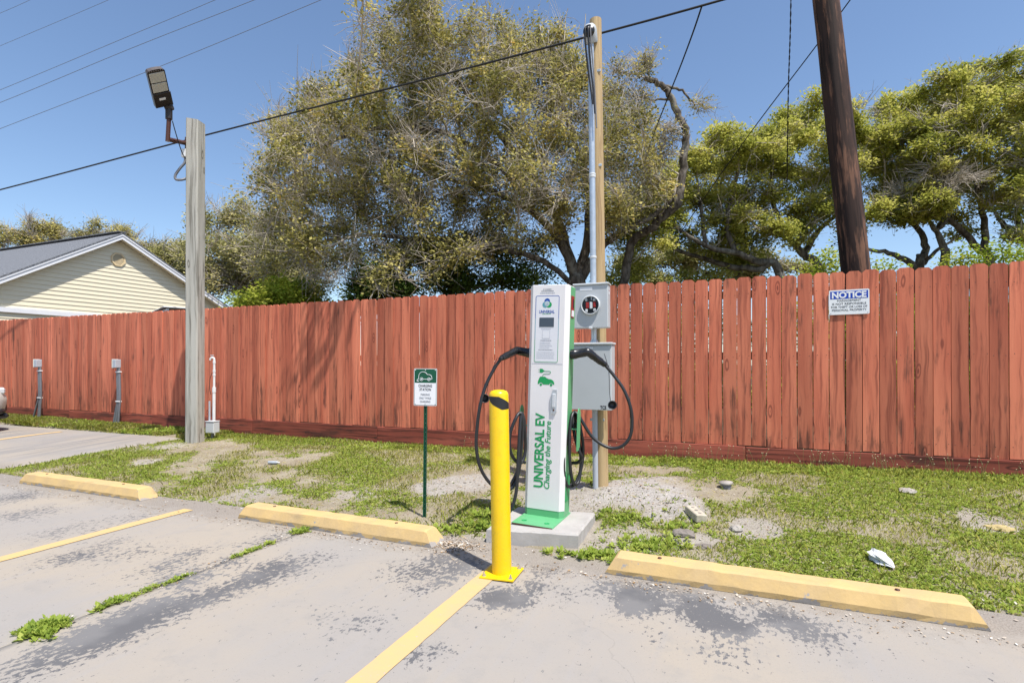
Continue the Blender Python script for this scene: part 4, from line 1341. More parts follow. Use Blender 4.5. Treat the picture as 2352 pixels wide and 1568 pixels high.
MB().tube(spline([(-0.03, -0.01, 1.05), (-0.06, -0.01, 0.95), (-0.07, 0, 0.8), (-0.05, 0, 0.7)], 4), 0.004, 6).build('tie_string', 'wire_black', st)


# ------------------------------------------------------------------ outlets on conduits before the fence
def outlet(px, py_top, py_bot, label, split):
    yf = FENCE_Y - 0.14
    l = (px - CX) / FPX
    Zd = yf / (CY + l * SY)
    p = P(px, py_bot, Zd)
    g = gz(p.x, p.y)
    zt_ = P(px, py_top, Zd).z - g + 0.03
    t_ = thing('outlet_stand', label, 'outlet', (p.x, p.y, g - 0.03), (0, 0, R(random.uniform(-3, 3))), 'outlet stands before the fence')
    hs = zt_
    b = MB().box((0.0, -0.03, hs - 0.07), (0.085, 0.10, 0.150), None, 0.006).build('box', 'pvc_grey', t_)
    MB().box((-0.048, -0.03, hs - 0.07), (0.012, 0.11, 0.160), None, 0.004).build('cover', 'box_cream', b)
    for k in range(3):
        dx = (-0.03, 0.004, 0.034)[k]
        foot = (split[k], 0.0, -0.05)
        MB().tube(spline([foot, (dx * 0.7 + split[k] * 0.40, 0, 0.24), (dx + 0.01, 0, 0.50), (dx, 0, hs * 0.75), (dx * 0.55, 0, hs - 0.14)], 5), 0.019, 9).build('conduit', 'pvc_dark', t_)
    for f in (0.33, 0.77):
        MB().box((0.004, 0.0, hs * f + 0.06), (0.110, 0.050, 0.020), None, 0.004).build('strap', 'pvc_white', t_)
    return t_


outlet(91, 826, 948, 'outlet box on grey conduits before the fence, nearest the car', (-0.26, -0.06, -0.02))
outlet(272, 826, 965, 'outlet box on grey conduits before the fence, nearest the lamp post', (-0.16, -0.10, -0.02))

# ------------------------------------------------------------------ dark utility pole
up = P(1966, 838, 6.7)
upole = thing('utility_pole', 'thick dark brown leaning utility pole behind the fence', 'pole', (up.x + 0.11, up.y, -0.1), (0, 0, 0))
topv = P(1897, 0, 6.7) - P(1966, 625, 6.7)
dirv = topv.normalized()
base = P(1966, 625, 6.7)
base = base - dirv * (base.z / dirv.z)
upole.location = (base.x, base.y, 0.0)
q = dirv.to_track_quat('Z', 'Y')
upole.rotation_mode = 'QUATERNION'
upole.rotation_quaternion = q
n_ = 60
V, Fs = [], []
rr = np.random.default_rng(21)
SEG = 28
for i in range(n_ + 1):
    z = 9.5 * i / n_
    r0 = 0.168 - 0.0042 * z
    for j in range(SEG):
        a = 2 * math.pi * j / SEG
        rj = r0 * (1 + 0.030 * (vn(j * 0.9, z * 0.35, 1.0) - 0.5) + 0.05 * (vn2(j * 1.7, z * 1.5, 1.0) - 0.5))
        V.append((rj * math.cos(a), rj * math.sin(a), z))
for i in range(n_):
    for j in range(SEG):
        Fs.append((i * SEG + j, i * SEG + (j + 1) % SEG, i * SEG + SEG + (j + 1) % SEG, i * SEG + SEG + j))
Fs.append(tuple(n_ * SEG + j for j in range(SEG)))
MB().add(V, Fs, None, True).build('shaft', 'dark_pole_wood', upole)


# ------------------------------------------------------------------ overhead wires
def wire(name, label, pts, r, mat='wire_black', group='overhead wires', twist=False):
    p3 = spline([P(*p) for p in pts], 8)
    m_ = MB()
    if twist:
        full = []
        for i in range(len(p3) - 1):
            for k in range(6):
                full.append(p3[i].lerp(p3[i + 1], k / 6))
        for ph in (0, math.pi):
            m_.tube([p + Vector((math.cos(ph + i * 0.5) * r, 0, math.sin(ph + i * 0.5) * r)) for i, p in enumerate(full)], r, 5)
    else:
        m_.tube(p3, r, 6)
    return tag(m_.build(name, mat), label, 'wire', group)


wire('service_cable', 'thick black cable crossing the sky behind the pole top', [(-400, 536, 12.2), (0, 436, 10.4), (463, 313, 8.8), (900, 202, 7.5), (1345, 86, 6.5), (1660, 0, 5.9), (2100, -130, 5.3)], 0.0125)
wire('overhead_wire', 'thin wire in the upper left corner, highest of the parallel wires', [(-300, 160, 30), (0, 31, 28), (70, 0, 27.4), (400, -150, 25)], 0.008, 'wire_grey')
wire('overhead_wire', 'thin wire crossing the upper left sky, second from the top', [(-300, 232, 30), (0, 106, 28), (250, 0, 26.2), (600, -155, 24)], 0.008, 'wire_grey')
wire('overhead_wire', 'thin wire crossing the upper left sky, third from the top', [(-300, 326, 30), (0, 207, 28), (285, 88, 26), (495, 0, 24.6), (900, -175, 22)], 0.010, 'wire_grey')
wire('overhead_wire', 'thin wire crossing the upper left sky, fourth from the top', [(-300, 350, 30), (0, 236, 28), (300, 112, 25.8), (585, 0, 24), (1000, -165, 22)], 0.011, 'wire_grey')
wire('overhead_wire', 'thin wire passing behind the flood light head', [(-300, 412, 30), (0, 296, 28), (370, 152, 25.6), (738, 0, 23), (1150, -175, 21)], 0.011, 'wire_grey')
wire('drop_cable', 'black cable dropping steeply from the thick cable towards the trees', [(1613, 12, 5.99), (1590, 80, 6.6), (1560, 160, 7.6), (1530, 235, 8.6), (1497, 320, 9.9), (1470, 400, 11.0)], 0.010)
wire('drop_cable', 'twisted black cable hanging straight down left of the dark pole', [(1818, -60, 7.6), (1815, 80, 7.8), (1811, 200, 8.2), (1809, 330, 9.0), (1808, 420, 10)], 0.0055, twist=True)
wire('guy_wire', 'thin slanting wire passing behind the dark leaning pole', [(1975, -30, 7.2), (1953, 0, 7.3), (1873, 108, 7.8), (1720, 310, 9.0), (1600, 480, 10.5), (1560, 540, 11)], 0.008)

# ------------------------------------------------------------------ yellow house beyond the fence
HX = -16.0
house = thing('yellow_house', 'pale yellow clapboard house with gable and grey shingle roof', 'house', (HX, 9.80, 0.15))
# local frame: y across the gable, x towards the viewer's right, z up from local ground
PK = 4.94 - 0.15
LS, RS = 0.600, 0.505           # slopes of the two roof planes
YL, YR = -5.2, 5.4
OV = 0.22
zl = lambda y: PK - (LS * -y if y < 0 else RS * y)
gx = -OV
HL = 16.0
WALL_L, WALL_R = YL + 0.6, YR - 0.6
ROOFT = 0.14
# walls
mb = MB()
pz_ = [(WALL_L, 0), (WALL_R, 0), (WALL_R, zl(WALL_R) - ROOFT), (0, PK - ROOFT - 0.02), (WALL_L, zl(WALL_L) - ROOFT)]
mb.add([(gx - 0.03, y, z) for y, z in pz_] + [(gx - HL, y, z) for y, z in pz_], [(0, 1, 2, 3, 4), (9, 8, 7, 6, 5), (0, 5, 6, 1), (1, 6, 7, 2), (4, 9, 5, 0)])
wall = mb.build('wall', 'siding_yellow', house)
# clapboards on the gable, each a tilted board
zb = 1.75
ex = 0.113
while zb < PK - ROOFT - 0.05:
    z1 = min(zb + ex, PK - ROOFT - 0.04)
    def span(z):
        a = max(WALL_L, -(PK - ROOFT - z) / LS)
        b = min(WALL_R, (PK - ROOFT - z) / RS)
        return a, b
    a0_, b0_ = span(zb)
    a1_, b1_ = span(z1)
    V = [(gx - 0.006, a0_, zb), (gx - 0.006, b0_, zb), (gx - 0.020, b1_, z1), (gx - 0.020, a1_, z1), (gx - 0.022, a0_, zb), (gx - 0.022, b0_, zb)]
    MB().add(V, [(0, 1, 2, 3), (4, 5, 1, 0)]).build('clapboard', 'siding_yellow', wall)
    zb += ex
# white frieze band and lower wall
MB().box((gx + 0.012, (WALL_L + WALL_R) / 2, 2.40), (0.05, WALL_R - WALL_L + 0.1, 0.115)).build('frieze_board', 'trim_white', house)
# roof planes
for (ye, sl, nm) in ((YL, LS, -1), (YR, RS, 1)):
    ln_ = math.hypot(ye, ye * sl)
    r_ = thing('roof', None, None)
    col.objects.unlink(r_)
    bpy.data.objects.remove(r_)
    mb = MB()
    mb.box((-HL / 2 + 0.0, ln_ / 2, -0.02), (HL + 0.02, ln_, 0.035))
    o = mb.build('roof', 'shingles', house)
    o.location = (0.01, 0, PK + 0.02)
    ang = math.atan(sl)
    o.rotation_euler = Euler((-ang, 0, 0)) if nm > 0 else Euler((-ang, 0, math.pi))
    if nm < 0:
        o.location = (-HL + 0.01, 0, PK + 0.02)
    # rake fascia along the gable end and soffit under the overhang
    d = Vector((0, ye, -abs(ye) * sl))
    for (xo, w, hh, dz, m_, nme) in ((-0.012, 0.022, 0.15, -0.095, 'trim_white', 'rake_board'), (0.004, 0.020, 0.055, -0.045, 'trim_white', 'rake_trim')):
        f_ = MB()
        f_.add([(xo - w / 2, 0, PK + dz - hh / 2), (xo + w / 2, 0, PK + dz - hh / 2), (xo + w / 2, 0, PK + dz + hh / 2), (xo - w / 2, 0, PK + dz + hh / 2)] +
               [(xo - w / 2, ye, PK + d.z + dz - hh / 2), (xo + w / 2, ye, PK + d.z + dz - hh / 2), (xo + w / 2, ye, PK + d.z + dz + hh / 2), (xo - w / 2, ye, PK + d.z + dz + hh / 2)],
               [(0, 1, 5, 4), (1, 2, 6, 5), (2, 3, 7, 6), (3, 0, 4, 7), (3, 2, 1, 0), (4, 5, 6, 7)])
        f_.build(nme, m_, house)
    f_ = MB()
    f_.add([(-OV, 0, PK - ROOFT), (-0.02, 0, PK - ROOFT), (-0.02, ye, PK + d.z - ROOFT), (-OV, ye, PK + d.z - ROOFT)], [(0, 1, 2, 3)])
    f_.build('soffit', 'siding_yellow', house)
MB().box((-HL / 2, 0, PK + 0.035), (HL, 0.22, 0.03), None, 0.01).build('ridge_cap', 'shingles', house)
MB().lathe([(0.05, 0), (0.05, 0.35)], 10, Matrix.Translation((-2.6, -2.35, PK - LS * 2.35 - 0.05))).build('roof_pipe', 'trim_white', house)
# octagonal gable vent
vz = PK - 0.72
oc = [(0.205 * math.cos(R(22.5 + 45 * i)), 0.205 * math.sin(R(22.5 + 45 * i))) for i in range(8)]
ic_ = [(0.160 * math.cos(R(22.5 + 45 * i)), 0.160 * math.sin(R(22.5 + 45 * i))) for i in range(8)]
vm = MB()
vm.add([(gx + 0.018, a + 0.02, b + vz) for a, b in oc] + [(gx + 0.018, a + 0.02, b + vz) for a, b in ic_] + [(gx - 0.02, a + 0.02, b + vz) for a, b in oc] + [(gx - 0.01, a + 0.02, b + vz) for a, b in ic_],
       [(i, (i + 1) % 8, 8 + (i + 1) % 8, 8 + i) for i in range(8)] + [(16 + i, 16 + (i + 1) % 8, (i + 1) % 8, i) for i in range(8)] + [(8 + i, 8 + (i + 1) % 8, 24 + (i + 1) % 8, 24 + i) for i in range(8)])
vent = vm.build('gable_vent', 'vent_yellow', house)
MB().add([(gx - 0.004, a + 0.02, b + vz) for a, b in ic_], [tuple(range(8))]).build('vent_back', 'print_grey', vent)
for i in range(9):
    zz_ = vz - 0.125 + 0.0315 * i
    hwid_ = min(0.145, 0.205 - abs(zz_ - vz) + 0.0)
    hwid_ = 0.148 if abs(zz_ - vz) < 0.066 else 0.148 - (abs(zz_ - vz) - 0.066)
    MB().add([(gx + 0.014, -hwid_ + 0.02, zz_ - 0.010), (gx + 0.014, hwid_ + 0.02, zz_ - 0.010), (gx + 0.000, hwid_ + 0.02, zz_ + 0.012), (gx + 0.000, -hwid_ + 0.02, zz_ + 0.012)], [(0, 1, 2, 3)]).build('vent_slat', 'vent_yellow', vent)

# small corrugated porch roof behind the fence
pa = P(322, 713, 12.6)
shed = thing('porch_roof', 'low corrugated metal porch roof with white fascia behind the fence', 'roof', (pa.x, pa.y, 0.15), (0, 0, R(-26)))
hz_ = pa.z - 0.15 - 0.24
WS = 3.6
V, Fs = [], []
nn = 90
for i in range(nn + 1):
    xx = -0.06 + (WS + 0.12) * i / nn
    dz = 0.012 * math.sin(xx * 2 * math.pi / 0.10)
    for yy, z in ((-0.08, hz_ + 0.03), (0.6, hz_ + 0.028)):
        V.append((xx, yy, z + dz))
for i in range(nn):
    Fs.append((2 * i, 2 * i + 2, 2 * i + 3, 2 * i + 1))
MB().add(V, Fs).build('roof_sheet', 'metal_roof', shed)
MB().box((WS / 2, 0, hz_ - 0.04), (WS, 0.03, 0.09)).build('fascia', 'trim_white', shed)
MB().box((0, 0.30, hz_ - 0.04), (0.03, 0.57, 0.09)).build('fascia', 'trim_white', shed)
for xx in (0.06, WS - 0.06):
    for yy in (0.06, 0.52):
        MB().box((xx, yy, (hz_ - 0.08) / 2), (0.09, 0.09, hz_ - 0.09)).build('post', 'trim_white', shed)

# ------------------------------------------------------------------ parked car, only its corner in view
car = thing('parked_car', 'pale beige car whose front corner shows at the left edge', 'car', (-12.44, 3.05, float(lot_z(np.array([-13.0]), np.array([5.0]))[0])), (0, 0, 0))
# stations along y (nose at +y): y, half width, sill z, shoulder z, roof z (or hood), roof half width
ST = [(-2.2, 0.70, 0.42, 0.78, 0.95, 0.60), (-2.1, 0.82, 0.30, 0.90, 1.05, 0.66), (-1.5, 0.88, 0.24, 0.96, 1.42, 0.60), (-0.7, 0.90, 0.23, 0.96, 1.50, 0.60), (0.2, 0.90, 0.23, 0.95, 1.48, 0.60),
      (0.75, 0.90, 0.23, 0.94, 1.22, 0.66), (1.1, 0.90, 0.24, 0.92, 1.02, 0.74), (1.6, 0.88, 0.26, 0.86, 0.95, 0.70), (2.05, 0.82, 0.28, 0.76, 0.84, 0.64), (2.22, 0.70, 0.34, 0.62, 0.70, 0.55), (2.28, 0.58, 0.40, 0.55, 0.60, 0.45)]
V, Fs = [], []
for (y, w, s0, s1, s2, rw) in ST:
    V += [(-w * 0.9, y, s0), (-w, y, s0 + 0.14), (-w, y, (s0 + s1) / 2 + 0.08), (-w * 0.96, y, s1), (-rw, y, s2), (0, y, s2 + 0.03), (rw, y, s2), (w * 0.96, y, s1), (w, y, (s0 + s1) / 2 + 0.08), (w, y, s0 + 0.14), (w * 0.9, y, s0)]
k = 11
for i in range(len(ST) - 1):
    for j in range(k - 1):
        Fs.append((i * k + j, i * k + j + 1, (i + 1) * k + j + 1, (i + 1) * k + j))
mb = MB().add(V, Fs, None, True)
mb.add(V[:k], [tuple(range(k))])
mb.add(V[-k:], [tuple(range(k))[::-1]])
body = mb.build('body', 'car_paint', car)
for s in (-1, 1):
    gl = MB()
    gl.add([(s * 0.874, -1.3, 1.02), (s * 0.874, 0.55, 1.01), (s * 0.655, 0.20, 1.42), (s * 0.640, -1.2, 1.40)], [(0, 1, 2, 3)] if s > 0 else [(3, 2, 1, 0)])
    gl.build('side_window', 'car_glass', car)
    MB().box((s * 0.62, 2.12, 0.70), (0.28, 0.14, 0.12), Matrix.Identity(4), 0.03).build('headlight', 'lamp_clear', car)
    MB().box((s * 0.70, -2.12, 0.84), (0.22, 0.10, 0.13), None, 0.03).build('tail_light', 'lamp_red', car)
    MB().box((s * 0.97, 0.55, 1.02), (0.16, 0.10, 0.12), None, 0.03).build('mirror', 'car_paint', car)
    for yy in (1.38, -1.35):
        M_ = Matrix.Translation((s * 0.80, yy, 0.33)) @ Matrix.Rotation(R(90 * s), 4, 'Y')
        wl = MB().lathe([(0.19, -0.10), (0.31, -0.11), (0.33, -0.07), (0.33, 0.09), (0.31, 0.118), (0.21, 0.118), (0.20, 0.10)], 28, M_).build('wheel', 'tyre_black', car)
        MB().lathe([(0.205, 0.08), (0.205, 0.108), (0.17, 0.10), (0.06, 0.115), (0.0, 0.12)], 20, M_).build('rim', 'rim_metal', wl)
MB().add([(-0.62, 0.80, 1.10 + 0.11), (0.62, 0.80, 1.21), (0.55, 0.28, 1.46), (-0.55, 0.28, 1.46)], [(0, 1, 2, 3)], Matrix.Translation((0, 0.03, 0.02))).build('windscreen', 'car_glass', car)
MB().add([(-0.60, -2.0, 1.10), (0.60, -2.0, 1.10), (0.55, -1.55, 1.42), (-0.55, -1.55, 1.42)], [(3, 2, 1, 0)], Matrix.Translation((0, -0.03, 0.02))).build('rear_window', 'car_glass', car)
MB().box((0, 2.27, 0.40), (1.1, 0.06, 0.14), None, 0.02).build('grille', 'black_plastic', car)
MB().box((0, 2.10, 0.27), (1.5, 0.30, 0.10), None, 0.04).build('lower_bumper', 'black_plastic', car)
for s in (-1, 1):
    MB().tube(spline([(s * 0.70, 2.18, 0.36), (s * 0.80, 2.08, 0.34), (s * 0.86, 1.85, 0.33)], 4), 0.035, 8).build('bumper_trim', 'black_plastic', car)


# ------------------------------------------------------------------ trees
def grow(seed, starts, blobs, n_att, step=0.22, kill=0.40, infl=2.2, iters=90, jitter=0.12):
    """space colonisation: starts = polylines (Vectors) of the main limbs, first one from the ground"""
    r_ = np.random.default_rng(seed)
    pos, par, seg_id = [], [], []

    def nearest(p):
        d = [(q - p).length_squared for q in pos]
        return int(np.argmin(d))
    for li, pl in enumerate(starts):
        pl = spline(pl, 5)
        dense = [pl[0]]
        for a, b in zip(pl[:-1], pl[1:]):
            m_ = max(1, int((b - a).length / step))
            for k_ in range(1, m_ + 1):
                dense.append(a.lerp(b, k_ / m_))
        last = -1 if not pos else nearest(dense[0])
        for i, p in enumerate(dense):
            if li > 0 and i == 0:
                continue
            w = 0.02 if i else 0
            pos.append(p + Vector(r_.uniform(-w, w, 3)))
            par.append(last)
            seg_id.append((li, i / max(1, len(dense) - 1)))
            last = len(pos) - 1
    # attractors
    wts = np.array([b[3] ** 2 * b[4] for b in blobs])
    wts = wts / wts.sum()
    pick = r_.choice(len(blobs), n_att, p=wts)
    B = np.array([[*b[:3], b[3], b[4]] for b in blobs])[pick]
    d = r_.normal(size=(n_att, 3))
    d /= np.linalg.norm(d, axis=1)[:, None]
    rad = r_.random(n_att) ** 0.45
    A = B[:, :3] + d * rad[:, None] * np.stack([B[:, 3], B[:, 3], B[:, 3] * B[:, 4]], 1)
    NP = np.array([tuple(p) for p in pos])
    par = list(par)
    Dm = np.linalg.norm(A[:, None] - NP[None], axis=2)
    nd, ni = Dm.min(1), Dm.argmin(1)
    alive = np.ones(n_att, bool)
    for it in range(iters):
        act = alive & (nd < infl * (1 + it * 0.05))
        if not act.any():
            break
        ids = ni[act]
        v = A[act] - NP[ids]
        v /= np.linalg.norm(v, axis=1)[:, None] + 1e-9
        S = np.zeros_like(NP)
        np.add.at(S, ids, v)
        u = np.unique(ids)
        dirs = S[u] + r_.normal(scale=jitter, size=(len(u), 3))
        dirs /= np.linalg.norm(dirs, axis=1)[:, None] + 1e-9
        new = NP[u] + dirs * step
        b0 = len(NP)
        NP = np.concatenate([NP, new])
        par += u.tolist()
        ra = np.where(alive)[0]
        D2 = np.linalg.norm(A[ra][:, None] - new[None], axis=2)
        m_, mi = D2.min(1), D2.argmin(1)
        bet = m_ < nd[ra]
        nd[ra[bet]] = m_[bet]
        ni[ra[bet]] = b0 + mi[bet]
        alive &= nd > kill
        if len(NP) > 9000:
            break
    return NP, np.array(par), seg_id


def radii(NP, par, tip, expo=2.35, rmax=None):
    n = len(NP)
    acc = np.zeros(n)
    child = np.zeros(n, int)
    for i in range(n):
        if par[i] >= 0:
            child[par[i]] += 1
    r = np.zeros(n)
    for i in range(n - 1, -1, -1):
        if child[i] == 0:
            acc[i] = tip ** expo
        r[i] = acc[i] ** (1 / expo)
        if par[i] >= 0:
            acc[par[i]] += acc[i]
    # order by index is enough: parents always precede children
    if rmax:
        r = np.where(r > rmax, rmax + (r - rmax) * 0.15, r)
    return r, child


def limb_mesh(NP, par, r, lo, hi, seg):
    """tubes for every chain of nodes whose radius is in [lo, hi)"""
    n = len(NP)
    kids = [[] for _ in range(n)]
    for i in range(n):
        if par[i] >= 0:
            kids[par[i]].append(i)
    Vs, Fs = [], []
    nv = 0
    cs, sn = np.cos(np.linspace(0, 2 * np.pi, seg, endpoint=False)), np.sin(np.linspace(0, 2 * np.pi, seg, endpoint=False))
    main = [max(k_, key=lambda q: r[q]) if k_ else -1 for k_ in kids]
    for i in range(n):
        p = par[i]
        if not (lo <= r[i] < hi):
            continue
        if p >= 0 and lo <= r[p] < hi and main[p] == i:
            continue            # inside a chain that starts earlier
        chain = [p, i] if p >= 0 else [i]
        j = i
        while main[j] >= 0 and lo <= r[main[j]] < hi:
            j = main[j]
            chain.append(j)
        if len(chain) < 2:
            continue
        pts = NP[chain]
        rr_ = r[chain].copy()
        if p >= 0:
            rr_[0] = min(r[p], r[i] * 1.25)
        tg = np.gradient(pts, axis=0)
        tg /= np.linalg.norm(tg, axis=1)[:, None] + 1e-9
        ref = np.array([0.31, 0.52, 0.79])
        u = np.cross(tg, ref)
        u /= np.linalg.norm(u, axis=1)[:, None] + 1e-9
        w = np.cross(tg, u)
        ring = pts[:, None] + (u[:, None] * cs[None, :, None] + w[:, None] * sn[None, :, None]) * rr_[:, None, None]
        Vs.append(ring.reshape(-1, 3))
        m_ = len(chain)
        idx = nv + np.arange(m_ * seg).reshape(m_, seg)
        nx_ = np.roll(idx, -1, 1)
        Fs.append(np.stack([idx[:-1], nx_[:-1], nx_[1:], idx[1:]], -1).reshape(-1, 4))
        nv += m_ * seg
    if not Vs:
        return None
    return np.concatenate(Vs), np.concatenate(Fs)


def leaves(seed, C, n, spread, size, tint_fn=None, droop=0.0, flat=0.75, cone=None):
    """n little pointed leaves scattered about the centres C; returns V, F, tint"""
    r_ = np.random.default_rng(seed)
    k_ = r_.integers(0, len(C), n)
    off = r_.normal(size=(n, 3)) * spread * np.array([1, 1, flat])
    p = C[k_] + off
    d = r_.normal(size=(n, 3)) * np.array([1, 1, 0.5])
    d[:, 2] -= droop
    d /= np.linalg.norm(d, axis=1)[:, None]
    nrm = r_.normal(size=(n, 3)) * 0.5 + np.array([0.3, -0.25, 0.9])
    s = np.cross(d, nrm)
    s /= np.linalg.norm(s, axis=1)[:, None] + 1e-9
    L = size * r_.uniform(0.65, 1.3, n)[:, None]
    w = L * r_.uniform(0.22, 0.34, n)[:, None]
    V = np.stack([p, p + d * L * 0.5 + s * w, p + d * L, p + d * L * 0.5 - s * w], 1).reshape(-1, 3)
    F_ = np.arange(4 * n).reshape(n, 4)
    clump = r_.random(len(C))[k_]
    tint = np.clip(0.62 * clump + 0.38 * r_.random(n), 0, 1)
    return V, F_, tint


def twigs(seed, C, D, n, length, rad):
    """thin bent three-sided twigs starting at C"""
    r_ = np.random.default_rng(seed)
    k_ = r_.integers(0, len(C), n)
    a = C[k_] + r_.normal(size=(n, 3)) * 0.05
    d = D[k_] + r_.normal(size=(n, 3)) * 0.55
    d /= np.linalg.norm(d, axis=1)[:, None]
    L = length * r_.uniform(0.4, 1.3, n)[:, None]
    b = a + d * L * 0.5
    d2 = d + r_.normal(size=(n, 3)) * 0.35
    d2 /= np.linalg.norm(d2, axis=1)[:, None]
    c_ = b + d2 * L * 0.5
    u = np.cross(d, r_.normal(size=(n, 3)))
    u /= np.linalg.norm(u, axis=1)[:, None] + 1e-9
    w = np.cross(d, u)
    rings = []
    for q_, rr_ in ((a, rad), (b, rad * 0.75), (c_, rad * 0.35)):
        for an in (0, 2.094, 4.189):
            rings.append(q_ + (u * math.cos(an) + w * math.sin(an)) * rr_)
    V = np.stack(rings, 1).reshape(-1, 3)
    base_ = np.array([[0, 1, 4, 3], [1, 2, 5, 4], [2, 0, 3, 5], [3, 4, 7, 6], [4, 5, 8, 7], [5, 3, 6, 8]])
    F_ = (np.arange(n)[:, None, None] * 9 + base_[None]).reshape(-1, 4)
    return V, F_


def tree(name, label, seed, starts, blobs, n_att, n_leaf, leaf, size, cat='tree', group=None, tip=0.011, rmax=0.16, n_twig=0, twig_len=0.5, twig_rad=0.006,
         spread=0.13, kill=0.40, step=0.22, extra_bare=0.0, flat=0.75, expo=2.35, limb=0.020, infl=2.2, limb_r=None, bark_small=False, clump=0.6, bare_from=99):
    NP, par, seg_id = grow(seed, starts, blobs, n_att, step, kill, infl)
    r, child = radii(NP, par, tip, expo, rmax)
    for i, (li, f) in enumerate(seg_id):
        if limb_r and li < len(limb_r) and limb_r[li]:
            r[i] = max(min(r[i], limb_r[li][0] * 1.15), limb_r[li][0] + (limb_r[li][1] - limb_r[li][0]) * f)
    base = Vector(NP[0])
    t_ = thing(name, label, cat, (base.x, base.y, base.z), (0, 0, 0), group)
    o0 = np.array(tuple(base))
    Lm = limb_mesh(NP, par, r, limb * 1.8, 9, 9)
    if Lm:
        mesh_np('trunk', Lm[0] - o0, Lm[1], 'bark', t_, True)
    Sm = limb_mesh(NP, par, r, 0, limb * 1.8, 5)
    Vt, Ft = (Sm[0], Sm[1]) if Sm else (np.zeros((0, 3)), np.zeros((0, 4), int))
    bare = np.zeros(len(NP), bool)
    for i, (li, f) in enumerate(seg_id):
        bare[i] = li >= bare_from
    thin = np.where((r < tip * 2.1) & ~bare)[0]
    cen = NP[thin]
    cc = NP.mean(0)
    D = NP - NP[np.maximum(par, 0)]
    D /= np.linalg.norm(D, axis=1)[:, None] + 1e-9
    if n_twig:
        V2, F2 = twigs(seed + 1, NP[thin], D[thin] * 0.9 + np.array([0, 0, 0.25]), n_twig, twig_len, twig_rad)
        Ft = np.concatenate([Ft, F2 + len(Vt)])
        Vt = np.concatenate([Vt, V2])
    if len(Vt):
        mesh_np('branches', Vt - o0, Ft, 'twig_grey' if n_twig and not bark_small else 'bark', t_, True)
    cen = cen[np.random.default_rng(seed + 9).random(len(cen)) < clump]
    C2 = np.concatenate([cen, cen + np.random.default_rng(seed + 5).normal(size=cen.shape) * 0.12])
    Vl, Fl, tint = leaves(seed + 2, C2, n_leaf, spread, size, flat=flat)
    mesh_np('crown', Vl - o0, Fl, leaf, t_, False, {'tint': ('FACE', tint)})
    return t_


def blobs_px(lst, Zc, rnd, seed, flat=0.8, fore=0.0):
    """(px, py, r_px, dz) seen blobs -> spheres in space about depth Zc"""
    r_ = np.random.default_rng(seed)
    out_ = []
    for b in lst:
        px, py, rp = b[:3]
        off = b[3] if len(b) > 3 else r_.uniform(-rnd, rnd)
        Zb = Zc + off
        p = P(px, py, Zb)
        out_.append((p.x, p.y, p.z, rp * Zb / FPX, flat))
    return out_


def base_at(px, Z):
    p = P(px, HORIZ, Z)
    return Vector((p.x, p.y, float(fence_ground(np.array([p.x]))[0]) - 0.05))


# big central live oak
ZC = 10.8
st_ = [
    [base_at(1330, ZC), P(1328, 700, ZC), P(1325, 640, ZC)],
    [P(1325, 640, ZC), P(1296, 575, ZC - .2), P(1240, 500, ZC - .2), P(1130, 440, ZC - .2), P(1000, 400, ZC - .1), P(880, 360, ZC)],
    [P(1326, 650, ZC), P(1348, 545, ZC + .1), P(1350, 430, ZC + .3), P(1318, 320, ZC + .3), P(1290, 230, ZC + .2), P(1278, 150, ZC)],
    [P(1320, 630, ZC), P(1270, 480, ZC + .2), P(1190, 360, ZC + .3), P(1090, 240, ZC + .2), P(1020, 130, ZC), P(985, 60, ZC)],
    [P(1330, 645, ZC), P(1390, 560, ZC - .2), P(1470, 512, ZC - .4), P(1540, 462, ZC - .5), P(1562, 400, ZC - .5)],
    [P(1320, 660, ZC), P(1250, 600, ZC - .2), P(1150, 570, ZC - .3), P(1000, 550, ZC - .3), P(850, 540, ZC - .2)],
    [P(1240, 500, ZC - .2), P(1120, 360, ZC - .1), P(960, 290, ZC), P(800, 310, ZC + .1), P(680, 360, ZC)],
    # a bare limb that leaves the frame at the top, its unseen drooping end added to cast shadow streaks on the fence
    [P(1020, 130, ZC), P(985, 20, ZC - .8), P(975, -120, 9.0), P(965, -260, 7.4), P(950, -300, 6.4)],
    [P(955, -285, 6.6), P(920, -215, 6.3), P(880, -135, 6.35), P(835, -52, 6.49)],
    [P(957, -292, 6.5), P(935, -190, 6.3), P(905, -110, 6.3), P(862, -40, 6.4)],
    [P(965, -260, 7.2), P(985, -230, 6.4), P(960, -140, 6.3), P(948, -70, 6.35)],
] + [[P(a, b, ZC), P(a + (c - a) * .5 + random.uniform(-14, 14), b + (d - b) * .5, ZC), P(c, d, ZC)] for a, b, c, d in
     ((1290, 240, 1303, 20), (1275, 230, 1262, 70), (1310, 260, 1330, 60), (1295, 180, 1340, 90), (1285, 210, 1240, 60), (1000, 120, 1045, 10), (985, 100, 960, -10), (1010, 130, 1080, 40), (900, 160, 850, 60), (1180, 160, 1210, 70),
      (760, 260, 700, 190), (690, 330, 620, 260), (1240, 170, 1300, 40), (1120, 140, 1150, 40), (840, 180, 800, 110), (1330, 240, 1345, 30))]
